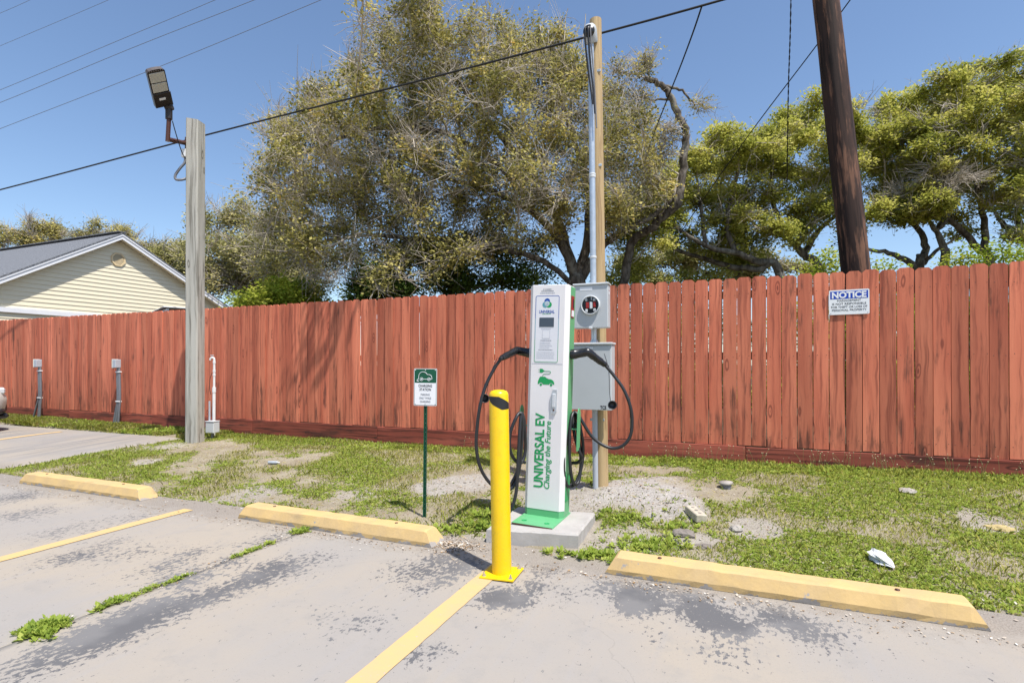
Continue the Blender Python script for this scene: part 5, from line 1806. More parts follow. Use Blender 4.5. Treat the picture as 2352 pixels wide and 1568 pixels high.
bl = [(720, 330, 120), (670, 400, 95), (650, 500, 90), (790, 230, 105), (880, 160, 105), (950, 90, 75), (1000, 220, 150), (850, 330, 150), (1080, 150, 110), (1180, 140, 90), (1270, 190, 90),
      (1130, 270, 140), (1270, 310, 120), (1000, 380, 150), (780, 440, 140), (720, 560, 100), (900, 500, 140), (1050, 480, 140), (1200, 430, 120), (1300, 440, 80), (1420, 350, 95), (1470, 420, 90), (1430, 270, 70), (1400, 450, 80),
      (820, 590, 90), (950, 600, 80), (1080, 580, 70), (640, 590, 80), (640, 450, 70), (930, 60, 60), (1000, 70, 60), (1100, 100, 70), (700, 640, 60), (800, 640, 60), (900, 640, 60), (1180, 560, 60)]
bbs = blobs_px(bl, ZC - 1.3, 0.9, 4) + blobs_px(bl, ZC + 0.8, 0.9, 5)
tree('live_oak', 'large olive brown live oak spreading behind the charging station', 31, st_, bbs, 2700, 150000, 'oak_olive', 0.068, group=None, tip=0.0085, rmax=0.15,
     n_twig=15000, twig_len=0.58, twig_rad=0.0052, spread=0.13, kill=0.33, step=0.20, limb_r=[(.20, .17), (.11, .008), (.11, .010), (.10, .010), (.10, .02), (.05, .006), (.04, .006), (.06, .055), (.055, .036), (.052, .036), (.045, .028)] + [(.016, .004)] * 16, clump=0.5, bare_from=7)
# gnarled, nearly leafless limb standing above it on the right
gl_ = [P(1555, 470, ZC - .5), P(1566, 420, ZC - .5), P(1572, 360, ZC - .5), P(1576, 305, ZC - .5), P(1560, 270, ZC - .5), P(1540, 225, ZC - .5), P(1518, 195, ZC - .5), P(1480, 180, ZC - .6)]
dead = tree('dead_oak', 'gnarled nearly leafless oak limb arching against the sky', 77,
            [[base_at(1420, ZC + .3), P(1440, 600, ZC + .2), P(1500, 520, ZC - .2), P(1555, 470, ZC - .5)], gl_,
             [P(1518, 195, ZC - .5), P(1560, 205, ZC - .5), P(1585, 230, ZC - .5), P(1620, 245, ZC - .5)], [P(1490, 182, ZC - .5), P(1490, 160, ZC - .5), P(1485, 138, ZC - .5)],
             [P(1540, 225, ZC - .5), P(1505, 230, ZC - .5), P(1470, 222, ZC - .5)]],
            blobs_px([(1440, 170, 48), (1415, 210, 38), (1470, 150, 28), (1440, 300, 40), (1500, 300, 30)], ZC - .6, .3, 3), 150, 2400, 'oak_olive', 0.055, tip=0.0085, rmax=0.08, n_twig=900, twig_len=0.35, twig_rad=0.005, spread=0.10, kill=0.28, step=0.15, limb_r=[(.10, .085), (.085, .05), (.03, .012), (.025, .010), (.025, .012)], limb=0.009)

# right-hand oaks
ZR1 = 13.0


def oak(name, label, seed, starts, bl_, Zc, n_att, n_leaf, leaf='oak_green', size=0.074, **kw):
    a = dict(tip=0.010, rmax=0.15, spread=0.125, kill=0.34, step=0.22, flat=0.55, group='oaks behind the fence on the right', n_twig=1500, twig_len=0.4, twig_rad=0.006, limb_r=[(.14, .02), (.085, .012), (.065, .010), (.055, .010), (.05, .012)], clump=0.48)
    a.update(kw)
    tree(name, label, seed, starts, bl_, n_att, n_leaf, leaf, size, **a)


Z1 = 12.2
oak('leaning_oak', 'yellow green oak with low leaning trunks just left of the dark pole', 41,
    [[base_at(1800, Z1), P(1795, 640, Z1), P(1740, 600, Z1), P(1690, 582, Z1), P(1620, 565, Z1 - .2), P(1560, 525, Z1 - .4), P(1500, 480, Z1 - .6)],
     [P(1765, 618, Z1), P(1680, 612, Z1 + .3), P(1600, 590, Z1 + .5), P(1500, 555, Z1 + .6), P(1430, 520, Z1 + .6)],
     [P(1690, 582, Z1), P(1670, 520, Z1), P(1680, 450, Z1 + .2), P(1700, 380, Z1 + .3)],
     [P(1620, 565, Z1 - .2), P(1610, 480, Z1), P(1600, 400, Z1 + .2)]],
    blobs_px([(1470, 480, 75), (1540, 430, 80), (1600, 370, 75), (1660, 340, 70), (1560, 500, 60), (1640, 450, 85), (1700, 400, 70), (1690, 480, 60), (1460, 550, 50), (1740, 340, 60), (1520, 560, 50), (1610, 530, 40), (1480, 590, 40), (1560, 575, 40), (1680, 540, 50), (1730, 470, 60)], Z1, 1.1, 6, 0.6) +
    blobs_px([(1500, 450, 80), (1600, 400, 90), (1680, 370, 80)], Z1 + 1.3, .4, 7, 0.6), Z1, 1350, 62000)
Z2 = 12.8
oak('leaning_oak', 'oak with one slim leaning trunk rising directly behind the dark pole', 42,
    [[base_at(1890, Z2), P(1882, 635, Z2), P(1845, 585, Z2), P(1812, 545, Z2), P(1790, 500, Z2), P(1770, 440, Z2), P(1780, 360, Z2)],
     [P(1845, 585, Z2), P(1880, 530, Z2 + .2), P(1930, 480, Z2 + .3), P(1960, 400, Z2 + .3)],
     [P(1812, 545, Z2), P(1740, 520, Z2), P(1690, 480, Z2 - .3)]],
    blobs_px([(1760, 330, 75), (1830, 290, 75), (1900, 300, 70), (1800, 400, 80), (1880, 390, 70), (1750, 460, 70), (1830, 470, 70), (1900, 460, 50), (1780, 520, 45), (1720, 520, 45), (1700, 560, 35), (1860, 520, 40), (1800, 330, 60), (1940, 380, 60), (1700, 310, 55), (1860, 260, 50), (1650, 570, 36), (1740, 580, 30)], Z2, 1.1, 8, 0.6), Z2, 1100, 52000)
Z3 = 12.5
oak('forked_oak', 'forked oak with a low sideways limb just right of the dark pole', 43,
    [[base_at(2110, Z3), P(2110, 625, Z3), P(2125, 585, Z3), P(2120, 545, Z3), P(2090, 505, Z3), P(2060, 480, Z3), P(2030, 440, Z3)],
     [P(2110, 618, Z3), P(2075, 595, Z3), P(2030, 578, Z3 + .1), P(1985, 572, Z3 + .2), P(1940, 560, Z3 + .3)],
     [P(2090, 505, Z3), P(2120, 440, Z3 + .2), P(2110, 360, Z3 + .3), P(2080, 290, Z3 + .3)],
     [P(2118, 610, Z3), P(2150, 575, Z3 + .2), P(2190, 550, Z3 + .4), P(2215, 520, Z3 + .5)]],
    blobs_px([(2010, 290, 75), (2080, 300, 75), (2000, 360, 60), (2060, 380, 75), (2090, 430, 75), (2010, 430, 45), (2120, 460, 55), (2050, 470, 45), (2140, 340, 70), (1975, 330, 50), (2040, 500, 40), (2000, 480, 36), (1960, 260, 50), (2070, 250, 60), (2120, 280, 60), (2040, 330, 60)], Z3, 1.1, 9, 0.6), Z3, 1100, 52000)
Z4 = 12.0
oak('slim_oak', 'slim pale trunked oak between the forked oak and the stout oak', 44,
    [[base_at(2172, Z4), P(2170, 620, Z4), P(2168, 570, Z4), P(2150, 530, Z4), P(2135, 500, Z4), P(2150, 440, Z4)],
     [P(2150, 530, Z4), P(2190, 470, Z4 + .2), P(2200, 400, Z4 + .2)]],
    blobs_px([(2090, 440, 50), (2140, 470, 50), (2060, 460, 45), (2180, 420, 60), (2150, 400, 60)], Z4 - .4, .5, 10, 0.6), Z4, 420, 17000)
Z5 = 12.6
oak('stout_oak', 'stout tall oak with a thick leaning limb near the right edge', 45,
    [[base_at(2285, Z5), P(2275, 615, Z5), P(2250, 575, Z5), P(2215, 535, Z5), P(2175, 500, Z5 - .1), P(2150, 470, Z5 - .2), P(2110, 420, Z5 - .2)],
     [P(2262, 590, Z5), P(2262, 520, Z5 + .1), P(2245, 440, Z5 + .2), P(2235, 360, Z5 + .3), P(2270, 280, Z5 + .3), P(2280, 200, Z5 + .3)],
     [P(2245, 440, Z5 + .2), P(2300, 380, Z5 + .2), P(2360, 340, Z5 + .2), P(2420, 330, Z5)],
     [P(2235, 360, Z5 + .3), P(2190, 290, Z5 + .3), P(2170, 220, Z5 + .3)],
     [P(2250, 480, Z5 + .2), P(2310, 470, Z5), P(2370, 440, Z5 - .2)]],
    blobs_px([(2170, 200, 75), (2240, 190, 80), (2320, 180, 80), (2190, 270, 80), (2270, 270, 80), (2350, 260, 70), (2230, 350, 70), (2310, 350, 70), (2200, 420, 60), (2280, 430, 60), (2350, 420, 60), (2400, 200, 80), (2420, 300, 80), (2330, 150, 50)], Z5, 1.2, 11, 0.6), Z5, 1300, 56000)
Z6 = 11.2
oak('edge_oak', 'oak whose dark trunks stand at the far right edge', 46,
    [[base_at(2380, Z6), P(2370, 600, Z6), P(2345, 540, Z6), P(2340, 470, Z6), P(2390, 390, Z6), P(2420, 320, Z6)],
     [P(2345, 540, Z6), P(2300, 510, Z6 + .3), P(2270, 460, Z6 + .5)]],
    blobs_px([(2330, 470, 50), (2380, 430, 70), (2430, 380, 90), (2480, 300, 110), (2440, 220, 100), (2370, 320, 60), (2500, 440, 90), (2330, 540, 35)], Z6, 0.9, 12, 0.6), Z6, 800, 30000)

oak('far_oak', 'distant pale oak filling the view low behind the leaning oaks', 47,
    [[base_at(1640, 19), P(1640, 690, 19), P(1620, 620, 19)], [P(1640, 680, 19), P(1720, 610, 19)], [P(1640, 680, 19), P(1540, 610, 19)]],
    blobs_px([(1450, 600, 45), (1510, 580, 45), (1570, 590, 45), (1630, 575, 45), (1690, 590, 45), (1750, 600, 45), (1800, 615, 40), (1600, 630, 50), (1500, 635, 50), (1700, 635, 50), (1850, 620, 34)], 19, 1.0, 19, 0.7), 19, 620, 24000,
    leaf='oak_far', size=0.11, spread=0.22, kill=.5, step=.32, tip=.014, limb_r=[(.12, .04), (.07, .03), (.07, .03)])
# trees to the left
ZL1 = 20.0
tree('broad_oak', 'broad pale olive oak between the yellow house and the big oak', 51,
     [[base_at(620, ZL1), P(618, 690, ZL1), P(600, 640, ZL1), P(580, 580, ZL1), P(560, 530, ZL1)], [P(600, 640, ZL1), P(540, 610, ZL1), P(490, 570, ZL1 - .3)], [P(605, 650, ZL1), P(660, 600, ZL1), P(690, 540, ZL1)]],
     blobs_px([(500, 510, 62), (560, 500, 62), (620, 530, 60), (470, 580, 60), (540, 580, 70), (610, 600, 70), (670, 600, 70), (500, 640, 60), (580, 650, 60), (740, 620, 60), (660, 660, 50)], ZL1, 1.4, 13), 1200, 52000, 'oak_far', 0.105,
     group='far oaks on the left', n_twig=2500, twig_len=.65, twig_rad=.010, spread=.23, kill=.50, step=.32, tip=.015)
ZL2 = 31.0
tree('far_oak', 'far oak crown showing above the left end of the house roof', 52, [[base_at(60, ZL2), P(62, 640, ZL2), P(70, 570, ZL2)], [P(64, 620, ZL2), P(110, 570, ZL2)], [P(64, 620, ZL2), P(10, 570, ZL2)]],
     blobs_px([(20, 545, 42), (70, 530, 42), (110, 530, 36), (60, 570, 50), (-40, 560, 50), (130, 560, 36)], ZL2, 1.2, 14), 420, 20000, 'oak_olive', 0.12, group='far oaks on the left', n_twig=1600, twig_len=.8, twig_rad=.012, spread=.25, kill=.6, step=.38, tip=.018)
tree('far_oak', 'far oak crown showing above the house ridge near the gable', 53, [[base_at(250, ZL2), P(245, 640, ZL2), P(240, 570, ZL2)], [P(245, 620, ZL2), P(290, 570, ZL2)]],
     blobs_px([(200, 545, 30), (240, 533, 32), (280, 545, 32), (310, 565, 36), (350, 580, 36), (240, 570, 40)], ZL2, 1.0, 15), 330, 15000, 'oak_olive', 0.12, group='far oaks on the left', n_twig=1200, twig_len=.8, twig_rad=.012, spread=.25, kill=.6, step=.38, tip=.018)
tree('far_oak', 'far pale green oak just left of the grey lamp post', 54, [[base_at(400, 28), P(400, 660, 28), P(395, 600, 28)], [P(400, 640, 28), P(360, 600, 28)]],
     blobs_px([(360, 580, 34), (400, 570, 34), (430, 590, 34), (380, 620, 40), (420, 640, 40), (330, 575, 26), (450, 610, 40)], 28, 1.0, 16), 420, 20000, 'oak_far', 0.13, group='far oaks on the left', n_twig=700, twig_len=.6, twig_rad=.01, spread=.28, kill=.6, step=.40, tip=.018)


# shrubs behind the fence
def shrub(label, seed, px, Zs, bl_, n_leaf, leaf, size=0.07, n_att=130, low=None):
    c0 = base_at(px, Zs)
    first = blobs_px(bl_, Zs, 0.3, seed, 0.8)
    if low:
        first = first + blobs_px([(px + a, y_, r_px) for a, y_, r_px in low], Zs - 0.2, 0.2, seed + 1, 0.8)
    tp = Vector(first[0][:3])
    tree('shrub', label, seed, [[c0, c0.lerp(tp, 0.4), c0.lerp(tp, 0.8)]], first, n_att, n_leaf, leaf, size, cat='shrub', group='shrubs behind the fence', tip=0.007, rmax=0.05, spread=0.13, kill=.24, step=.15, infl=1.6)


shrub('bright yellow green shrub just right of the house gable', 61, 610, 9.9, [(620, 685, 50), (580, 692, 35), (660, 690, 40), (560, 700, 25)], 9000, 'shrub_bright')
shrub('yellow green shrub beside the small gap of sky', 62, 690, 10.4, [(690, 660, 38), (650, 672, 34), (715, 680, 28)], 7000, 'shrub_bright')
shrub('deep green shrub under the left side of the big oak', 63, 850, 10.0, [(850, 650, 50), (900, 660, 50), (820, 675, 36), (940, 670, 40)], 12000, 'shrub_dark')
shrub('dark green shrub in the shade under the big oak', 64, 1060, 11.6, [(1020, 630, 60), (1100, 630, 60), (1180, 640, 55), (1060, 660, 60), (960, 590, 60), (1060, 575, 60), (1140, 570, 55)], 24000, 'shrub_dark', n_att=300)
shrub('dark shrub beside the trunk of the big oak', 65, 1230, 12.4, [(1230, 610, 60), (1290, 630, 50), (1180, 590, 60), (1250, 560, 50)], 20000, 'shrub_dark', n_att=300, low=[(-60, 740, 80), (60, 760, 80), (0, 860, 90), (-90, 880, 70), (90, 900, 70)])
shrub('green shrub right of the tan service pole', 66, 1440, 11.8, [(1430, 630, 50), (1480, 640, 45), (1400, 640, 40), (1530, 640, 40), (1450, 600, 40)], 18000, 'oak_green', low=[(-60, 740, 80), (60, 760, 80), (0, 860, 90), (-90, 880, 70), (90, 900, 70)], n_att=260)
shrub('olive shrub low behind the fence under the leaning oak', 67, 1630, 13.6, [(1600, 630, 45), (1660, 620, 45), (1700, 610, 40), (1560, 640, 40)], 18000, 'oak_green', low=[(-60, 740, 80), (60, 760, 80), (0, 860, 90), (-90, 880, 70), (90, 900, 70)], n_att=280)
shrub('vivid green shrub at the left foot of the dark pole', 68, 1890, 10.0, [(1890, 608, 34), (1850, 618, 26), (1920, 605, 26)], 14000, 'shrub_bright', low=[(-60, 740, 80), (60, 760, 80), (0, 860, 90), (-90, 880, 70), (90, 900, 70)], n_att=220)
shrub('vivid green shrub at the right foot of the dark pole', 69, 2015, 9.4, [(2010, 605, 30), (2040, 612, 20), (1990, 600, 22)], 13000, 'shrub_bright', n_att=220, low=[(-60, 740, 80), (60, 760, 80), (0, 860, 90), (-90, 880, 70), (90, 900, 70)])
shrub('vivid green shrub low beside the stout oak', 70, 2210, 10.2, [(2215, 600, 34), (2180, 610, 24), (2245, 605, 24)], 14000, 'shrub_bright', low=[(-60, 740, 80), (60, 760, 80), (0, 860, 90), (-90, 880, 70), (90, 900, 70)], n_att=220)
shrub('vivid green shrub at the right edge behind the fence', 71, 2320, 9.6, [(2310, 580, 38), (2345, 570, 44), (2380, 590, 40), (2285, 600, 24)], 16000, 'shrub_bright', n_att=240, low=[(-60, 740, 80), (60, 760, 80), (0, 860, 90), (-90, 880, 70), (90, 900, 70)])


# ------------------------------------------------------------------ grass, weeds, litter
def scatter(n, seed, x0, x1, y0, y1):
    r_ = np.random.default_rng(seed)
    return r_.uniform(x0, x1, n), r_.uniform(y0, y1, n), r_


def cover(x, y):
    """how much green grows at a spot"""
    m_ = 0.50 * vn(x, y, 1.1) + 0.32 * vn2(x, y, 3.2) + 0.18 * vn3(x, y, 8.0)
    right_ = 0.16 * sstep(x, -0.4, 0.8)
    nearf = 0.10 * sstep(y, 5.5, 6.1)
    leftpatch = -0.015 * sstep(-x, 2.0, 3.5)
    s = sand_at(x, y)
    return sstep(m_ + right_ + nearf + leftpatch, 0.34, 0.58) * (1 - 0.93 * sstep(s, 0.2, 0.6))


def blocked(x, y):
    b = in_lot(x, y)
    b |= (x > -1.63) & (x < -0.93) & (y > 3.32) & (y < 4.04)
    return b


def blades(x, y, r_, hmin, hmax, wid, tint_lo, tint_hi, lean=0.6):
    n = len(x)
    z = ground_z(x, y)
    a = r_.uniform(0, 2 * np.pi, n)
    h_ = r_.uniform(hmin, hmax, n)
    le = r_.uniform(0.1, lean, n) * h_
    dx, dy = np.cos(a), np.sin(a)
    b = np.stack([x, y, z - 0.004], 1)
    s = np.stack([-dy, dx, np.zeros(n)], 1) * (wid * r_.uniform(0.6, 1.3, n))[:, None]
    mid = b + np.stack([dx * le * 0.4, dy * le * 0.4, h_ * 0.62], 1)
    tip = b + np.stack([dx * le * 1.25, dy * le * 1.25, h_ * r_.uniform(0.75, 1.0, n)], 1)
    V = np.stack([b - s, b + s, mid + s * 0.8, tip, mid - s * 0.8], 1).reshape(-1, 3)
    F_ = np.arange(5 * n).reshape(n, 5)
    t_ = r_.uniform(tint_lo, tint_hi, n)
    return V, F_, t_


def grass_patch(n, seed, x0, x1, y0, y1, hmin, hmax, wid, name='grass'):
    x, y, r_ = scatter(n, seed, x0, x1, y0, y1)
    c = cover(x, y)
    keep = (r_.random(n) < c) & ~blocked(x, y)
    x, y = x[keep], y[keep]
    V, F_, t_ = blades(x, y, r_, hmin, hmax, wid, 0.0, 0.75)
    dry = vn2(x, y, 1.6)
    t_ = np.clip(t_ + 0.28 * sstep(dry, 0.5, 0.8) * r_.random(len(t_)) + 0.22 * sstep(-x, 1.2, 3.0) * r_.random(len(t_)), 0, 1)
    return V, F_, t_


sets = [grass_patch(210000, 1, -8.2, 4.0, 3.3, 6.44, 0.008, 0.028, 0.0021), grass_patch(22000, 2, -8.2, 4.0, 3.3, 6.44, 0.025, 0.06, 0.0022),
        grass_patch(60000, 3, -17.0, -7.6, 5.7, 6.42, 0.03, 0.09, 0.0045), grass_patch(9000, 4, -8.2, 4.0, 6.0, 6.42, 0.02, 0.06, 0.0026)]
# dry thatch lying between
x, y, r_ = scatter(20000, 5, -8.2, 4.0, 3.32, 6.44)
k_ = ~blocked(x, y) & (r_.random(len(x)) < 0.8 * (1 - 0.8 * sstep(sand_at(x, y), 0.2, 0.6)))
sets.append(blades(x[k_], y[k_], r_, 0.004, 0.022, 0.0024, 0.80, 1.0, 3.0))
V, F_, t_, b0 = [], [], [], 0
for a, b, c in sets:
    V.append(a)
    F_.append(b + b0)
    t_.append(c)
    b0 += len(a)
gr = mesh_np('grass', np.concatenate(V), np.concatenate(F_), 'grass_green', attrs={'tint': ('FACE', np.concatenate(t_))})
tag(gr, 'patchy short grass between the lot and the fence', 'grass', kind='stuff')


def rosettes(x, y, r_, size, k_leaf, lift=0.5):
    """broad-leaved weeds: k leaves about each centre"""
    n = len(x)
    X_, Y_ = np.repeat(x, k_leaf), np.repeat(y, k_leaf)
    S_ = np.repeat(size * r_.uniform(0.6, 1.35, n), k_leaf)
    m_ = len(X_)
    Z_ = np.repeat(ground_or_lot(x, y), k_leaf)
    a = r_.uniform(0, 2 * np.pi, m_)
    el = r_.uniform(0.1, 1.2, m_) * lift
    d = np.stack([np.cos(a) * np.cos(el), np.sin(a) * np.cos(el), np.sin(el)], 1)
    s = np.stack([-np.sin(a), np.cos(a), r_.uniform(-.3, .3, m_)], 1)
    L = (S_ * r_.uniform(0.6, 1.2, m_))[:, None]
    w = L * r_.uniform(0.16, 0.30, m_)[:, None]
    b = np.stack([X_, Y_, Z_], 1) + np.stack([r_.normal(size=m_) * S_ * .25, r_.normal(size=m_) * S_ * .25, r_.uniform(0, .35, m_) * S_ * lift], 1)
    V = np.stack([b, b + d * L * 0.55 + s * w, b + d * L, b + d * L * 0.55 - s * w], 1).reshape(-1, 3)
    return V, np.arange(4 * m_).reshape(m_, 4), np.clip(np.repeat(r_.random(n), k_leaf) * .6 + .4 * r_.random(m_), 0, 1)


def ground_or_lot(x, y):
    return np.where(in_lot(x, y), lot_z(x, y), ground_z(x, y))


sets = []
x, y, r_ = scatter(130000, 21, -8.0, 4.0, 3.35, 6.42)
k_ = (r_.random(len(x)) < 0.85 * cover(x, y) * sstep(vn3(x, y, 2.4), 0.22, 0.58)) & ~blocked(x, y)
sets.append(rosettes(x[k_], y[k_], r_, 0.019, 7, 0.6))
x, y, r_ = scatter(2600, 22, -8.0, 4.0, 5.95, 6.42)      # taller weeds along the fence foot
k_ = (r_.random(len(x)) < sstep(vn(x, y, 1.9), 0.35, 0.7)) & ~blocked(x, y)
sets.append(rosettes(x[k_], y[k_], r_, 0.032, 10, 0.8))
x, y, r_ = scatter(5200, 23, -17, -7.8, 5.76, 6.42)
k_ = (r_.random(len(x)) < sstep(vn(x, y, 1.9), 0.3, 0.65)) & ~blocked(x, y)
sets.append(rosettes(x[k_], y[k_], r_, 0.055, 9, 0.8))
r_ = np.random.default_rng(24)                              # named tufts: before the pad, beside the mound
for cx_, cy_, rad_, n_, sz in ((-1.05, 3.36, .12, 26, .06), (-0.90, 3.40, .14, 34, .065), (-0.74, 3.36, .10, 24, .06), (-0.62, 3.62, .16, 40, .06), (-0.45, 3.72, .18, 40, .06), (-0.78, 4.15, .2, 40, .05), (-0.35, 4.1, .2, 46, .055),
                              (-1.72, 3.62, .14, 46, .07), (-1.80, 3.86, .16, 50, .07), (-1.95, 3.5, .12, 26, .055), (-1.66, 3.9, .1, 26, .07)):
    xx = cx_ + r_.normal(size=n_) * rad_ * .55
    yy = cy_ + r_.normal(size=n_) * rad_ * .4
    k_ = ~blocked(xx, yy) | in_lot(xx, yy)
    sets.append(rosettes(xx[k_], yy[k_], r_, sz * 0.6, 11, 0.9))
V, F_, t_, b0 = [], [], [], 0
for a, b, c in sets:
    V.append(a)
    F_.append(b + b0)
    t_.append(c)
    b0 += len(a)
wd = mesh_np('weeds', np.concatenate(V), np.concatenate(F_), 'weed_green', attrs={'tint': ('FACE', np.concatenate(t_))})
tag(wd, 'low broad leaved weeds growing among the grass', 'weeds', kind='stuff')


def joint_weed(label, y0, y1, n, sz, w, seed, lift=0.9, x_=JX):
    r_ = np.random.default_rng(seed)
    yy = r_.uniform(y0, y1, n)
    xx = x_ + r_.normal(size=n) * w
    V, F_, t_ = rosettes(xx, yy, r_, sz, 9, lift)
    c0 = np.array([x_, (y0 + y1) / 2, 0.0])
    o = mesh_np('weed_tuft', V - c0, F_, 'weed_green', None, False, {'tint': ('FACE', t_)})
    o.location = c0
    tag(o, label, 'weed', 'weeds in the slab joint')


joint_weed('round bright green tuft in the slab joint, nearest the viewer', 1.38, 1.54, 190, .030, .040, 1)
joint_weed('green weeds in the slab joint just beyond the round tuft', 1.66, 1.82, 34, .026, .018, 2)
joint_weed('long thin row of weeds along the middle of the slab joint', 1.83, 2.20, 60, .019, .012, 3, .7)
joint_weed('weeds in the slab joint between the row and the wheel stop', 2.42, 2.78, 50, .021, .014, 4, .7)
joint_weed('weed sprouting against the front of the middle wheel stop', 2.98, 3.09, 40, .026, .028, 5)

# small pale flowers on stalks along the fence foot
r_ = np.random.default_rng(31)
fx = np.concatenate([r_.uniform(-3.4, 3.6, 130), r_.uniform(-0.8, 3.2, 90)])
fy = FENCE_Y - 0.06 - np.abs(r_.normal(size=len(fx))) * 0.16
fl_s, fl_h = MB(), MB()
for a, b in zip(fx, fy):
    z = gz(a, b)
    h_ = r_.uniform(0.07, 0.20)
    tipp = Vector((a + r_.normal() * .03, b + r_.normal() * .02, z + h_))
    fl_s.tube([(a, b, z), (a + (tipp.x - a) * .4, b, z + h_ * .6), tipp], 0.0012, 3, None, False)
    rad_ = r_.uniform(0.0035, 0.006)
    fl_h.add([tipp + Vector(q_) * rad_ for q_ in ((1, 0, 0), (-1, 0, 0), (0, 1, 0), (0, -1, 0), (0, 0, 1), (0, 0, -1))],
             [(0, 2, 4), (2, 1, 4), (1, 3, 4), (3, 0, 4), (2, 0, 5), (1, 2, 5), (3, 1, 5), (0, 3, 5)])
fo = fl_s.build('flower_stalks', 'stem_green')
tag(fo, 'thin stalks of small pale flowers along the fence foot', 'flowers', kind='stuff')
tag(fl_h.build('flower_heads', 'flower_cream', fo), kind='stuff')

# dead leaves, wood chips and crumbs
x, y, r_ = scatter(22000, 41, -8, 3.6, 2.9, 6.4)
edge = np.exp(-((y - 3.33) / 0.13) ** 2)
pk = (r_.random(len(x)) < 0.55 * edge + 0.20 * (y > 3.4) + 0.8 * sand_at(x, y) * (y > 3.4)) & ~((x > -1.63) & (x < -0.93) & (y > 3.32) & (y < 4.04))
pk &= ~((y > 3.09) & (y < 3.29) & (((x > -6.9) & (x < -4.9)) | ((x > -3.7) & (x < -1.8)) | ((x > -.75) & (x < 1.12))))
ex_, ey_ = r_.normal(size=500) * .12 - 1.78, 3.22 + r_.normal(size=500) * .06
ex2, ey2 = r_.uniform(-3.2, -2.6, 60), 3.06 + r_.normal(size=60) * .02
ex3, ey3 = JX + r_.normal(size=260) * .03, r_.uniform(1.4, 3.0, 260)
ex4, ey4 = r_.uniform(-8, 3, 1500), 3.07 - np.abs(r_.normal(size=1500)) * .07
x = np.concatenate([x[pk], ex_, ex2, ex3, ex4])
y = np.concatenate([y[pk], ey_, ey2, ey3, ey4])
z = ground_or_lot(x, y) + 0.004
n = len(x)
a = r_.uniform(0, 2 * np.pi, n)
L = r_.uniform(0.006, 0.024, n)[:, None] * np.where(y < 3.05, 0.7, 1.0)[:, None]
d = np.stack([np.cos(a), np.sin(a), r_.uniform(-.1, .35, n)], 1)
s = np.stack([-np.sin(a), np.cos(a), r_.uniform(-.3, .3, n)], 1)
p = np.stack([x, y, z], 1)
V = np.stack([p, p + d * L * .5 + s * L * .35, p + d * L, p + d * L * .5 - s * L * .35], 1).reshape(-1, 3)
lf = mesh_np('leaf_litter', V, np.arange(4 * n).reshape(n, 4), 'chip_mix', attrs={'tint': ('FACE', r_.random(n))})
tag(lf, 'dry leaves and wood chips strewn over the ground', 'leaf litter', kind='stuff')


# ------------------------------------------------------------------ small things lying about
def rock(name, label, px, py, r0, mat, cat, seed, flat=0.55, sxy=(1, 1), z_off=0.0):
    g = G(px, py, 0.06)
    x_, y_ = g.x, g.y
    r_ = np.random.default_rng(seed)
    V, Fs = [], []
    nu, nvv = 12, 7
    for i in range(nvv):
        th = math.pi * i / (nvv - 1)
        for j in range(nu):
            ph = 2 * math.pi * j / nu
            rr_ = r0 * (1 + r_.uniform(-.18, .18)) if 0 < i < nvv - 1 else r0
            V.append((rr_ * math.sin(th) * math.cos(ph) * sxy[0], rr_ * math.sin(th) * math.sin(ph) * sxy[1], rr_ * math.cos(th) * flat))
    for i in range(nvv - 1):
        for j in range(nu):
            Fs.append((i * nu + j, (i + 1) * nu + j, (i + 1) * nu + (j + 1) % nu, i * nu + (j + 1) % nu))
    o = MB().add(V, Fs, None, False).build(name, mat)
    o.location = (x_, y_, gz(x_, y_) + r0 * flat * 0.35 + z_off)
    return tag(o, label, cat)


g = G(1597, 1190, 0.06)
br_ = thing('brick', 'pale cream brick lying half sunk at the edge of the sand', 'brick', (g.x, g.y, gz(g.x, g.y) + 0.002), (R(4), R(-5), R(118)))
MB().box((0, 0, 0.028), (0.205, 0.085, 0.060), None, 0.006).build('block', 'brick_pale', br_)
for dx in (-0.06, 0, 0.06):
    MB().lathe([(0.014, 0.0586), (0.0, 0.0588)], 10, Matrix.Translation((dx, 0, 0))).build('core_hole', 'clod', br_)
rock('stone', 'pale stone in the grass just right of the brick', 1690, 1209, 0.045, 'rock_pale', 'stone', 1)
rock('stone', 'flat pale stone in the grass below the NOTICE sign', 2085, 1150, 0.07, 'rock_pale', 'stone', 2, .35)
rock('stone', 'flat stone with yellow paint near the right edge', 2300, 1218, 0.085, 'rock_yellow', 'stone', 3, .22, (1.2, .8), -.012)
rock('soil_clod', 'dark crumbly soil lump between the brick and the right wheel stop', 1570, 1228, 0.065, 'clod', 'soil', 4, .5, (1.2, .9), -0.01)
rock('soil_clod', 'smaller soil lump just right of the dark crumbly one', 1615, 1243, 0.050, 'clod', 'soil', 5, .4, (1.2, .9), -0.01)
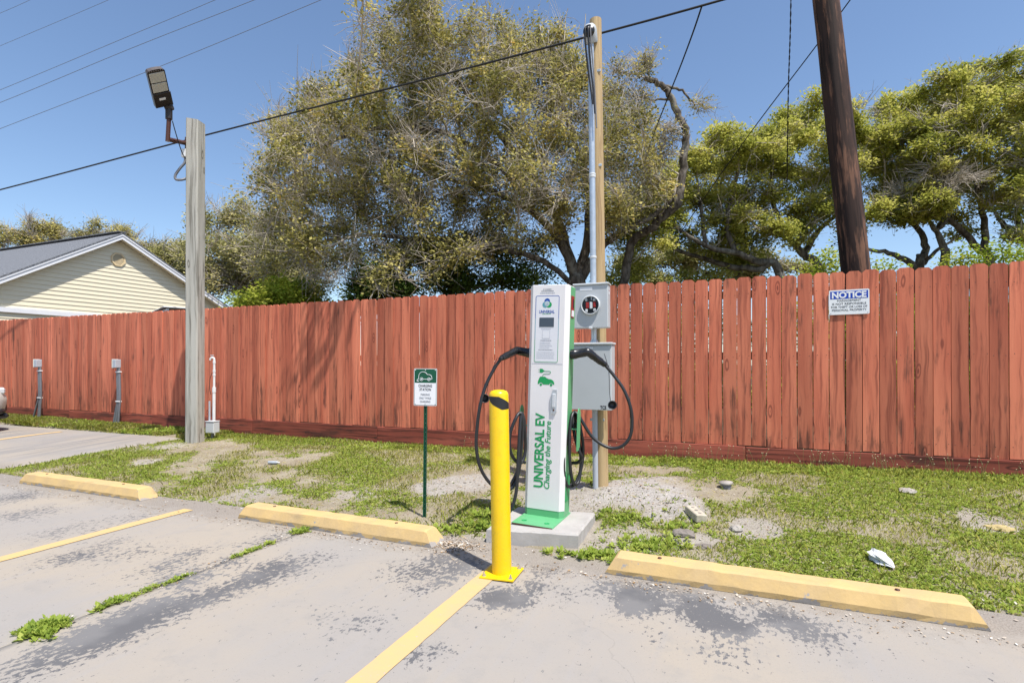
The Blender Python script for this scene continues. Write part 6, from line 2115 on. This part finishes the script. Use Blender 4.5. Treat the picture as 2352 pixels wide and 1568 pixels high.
# crumpled white bag
g = G(2028, 1288, 0.04)
r_ = np.random.default_rng(8)
V, Fs = [], []
nu, nvv = 16, 12
for i in range(nvv):
    f = i / (nvv - 1)
    w = 0.052 * math.sin(math.pi * min(1, f * 0.85 + 0.15)) ** 0.8 * (1 - .45 * f) + 0.004
    for j in range(nu):
        ph = 2 * math.pi * j / nu
        q_ = w * (1 + 0.28 * math.sin(5 * ph + f * 4) + r_.uniform(-.12, .12))
        V.append((0.17 * (f - .5), q_ * math.cos(ph), max(0.0, q_ * math.sin(ph) * .7 + .03 * (1 - f))))
for i in range(nvv - 1):
    for j in range(nu):
        Fs.append((i * nu + j, (i + 1) * nu + j, (i + 1) * nu + (j + 1) % nu, i * nu + (j + 1) % nu))
o = MB().add(V, Fs, None, False).build('litter_bag', 'litter_white')
o.location = (g.x, g.y, gz(g.x, g.y) + 0.012)
o.rotation_euler = (0, 0, R(-62))
tag(o, 'crumpled white plastic litter in the grass above the right wheel stop', 'litter')
# clear bottle
g = G(628, 1060, 0.08)
bt = thing('plastic_bottle', 'clear crushed plastic bottle lying in the grass', 'bottle', (g.x, g.y, gz(g.x, g.y) + 0.025), (0, R(92), R(28)))
bt.scale = (0.6, 0.6, 0.6)
MB().lathe([(0.0, -0.10), (0.028, -0.10), (0.033, -0.09), (0.031, -0.03), (0.034, 0.0), (0.031, 0.04), (0.033, 0.06), (0.014, 0.095), (0.012, 0.105)], 14).build('shell', 'plastic_clear', bt)
MB().lathe([(0.0145, 0.104), (0.0145, 0.12), (0, 0.121)], 12).build('bottle_cap', 'litter_white', bt)
# cut pipe stub with a flat cap
g = G(1668, 1116, 0.12)
ps = thing('pipe_stub', 'short grey capped pipe stub sticking out of the grass', 'pipe', (g.x, g.y, gz(g.x, g.y) - 0.02), (R(3), R(-3), 0))
MB().lathe([(0.046, 0.0), (0.046, 0.065)], 16).build('pipe', 'pvc_dark', ps)
MB().lathe([(0.058, 0.062), (0.060, 0.068), (0.060, 0.078), (0.0, 0.080)], 18).build('cap', 'rock_pale', ps)
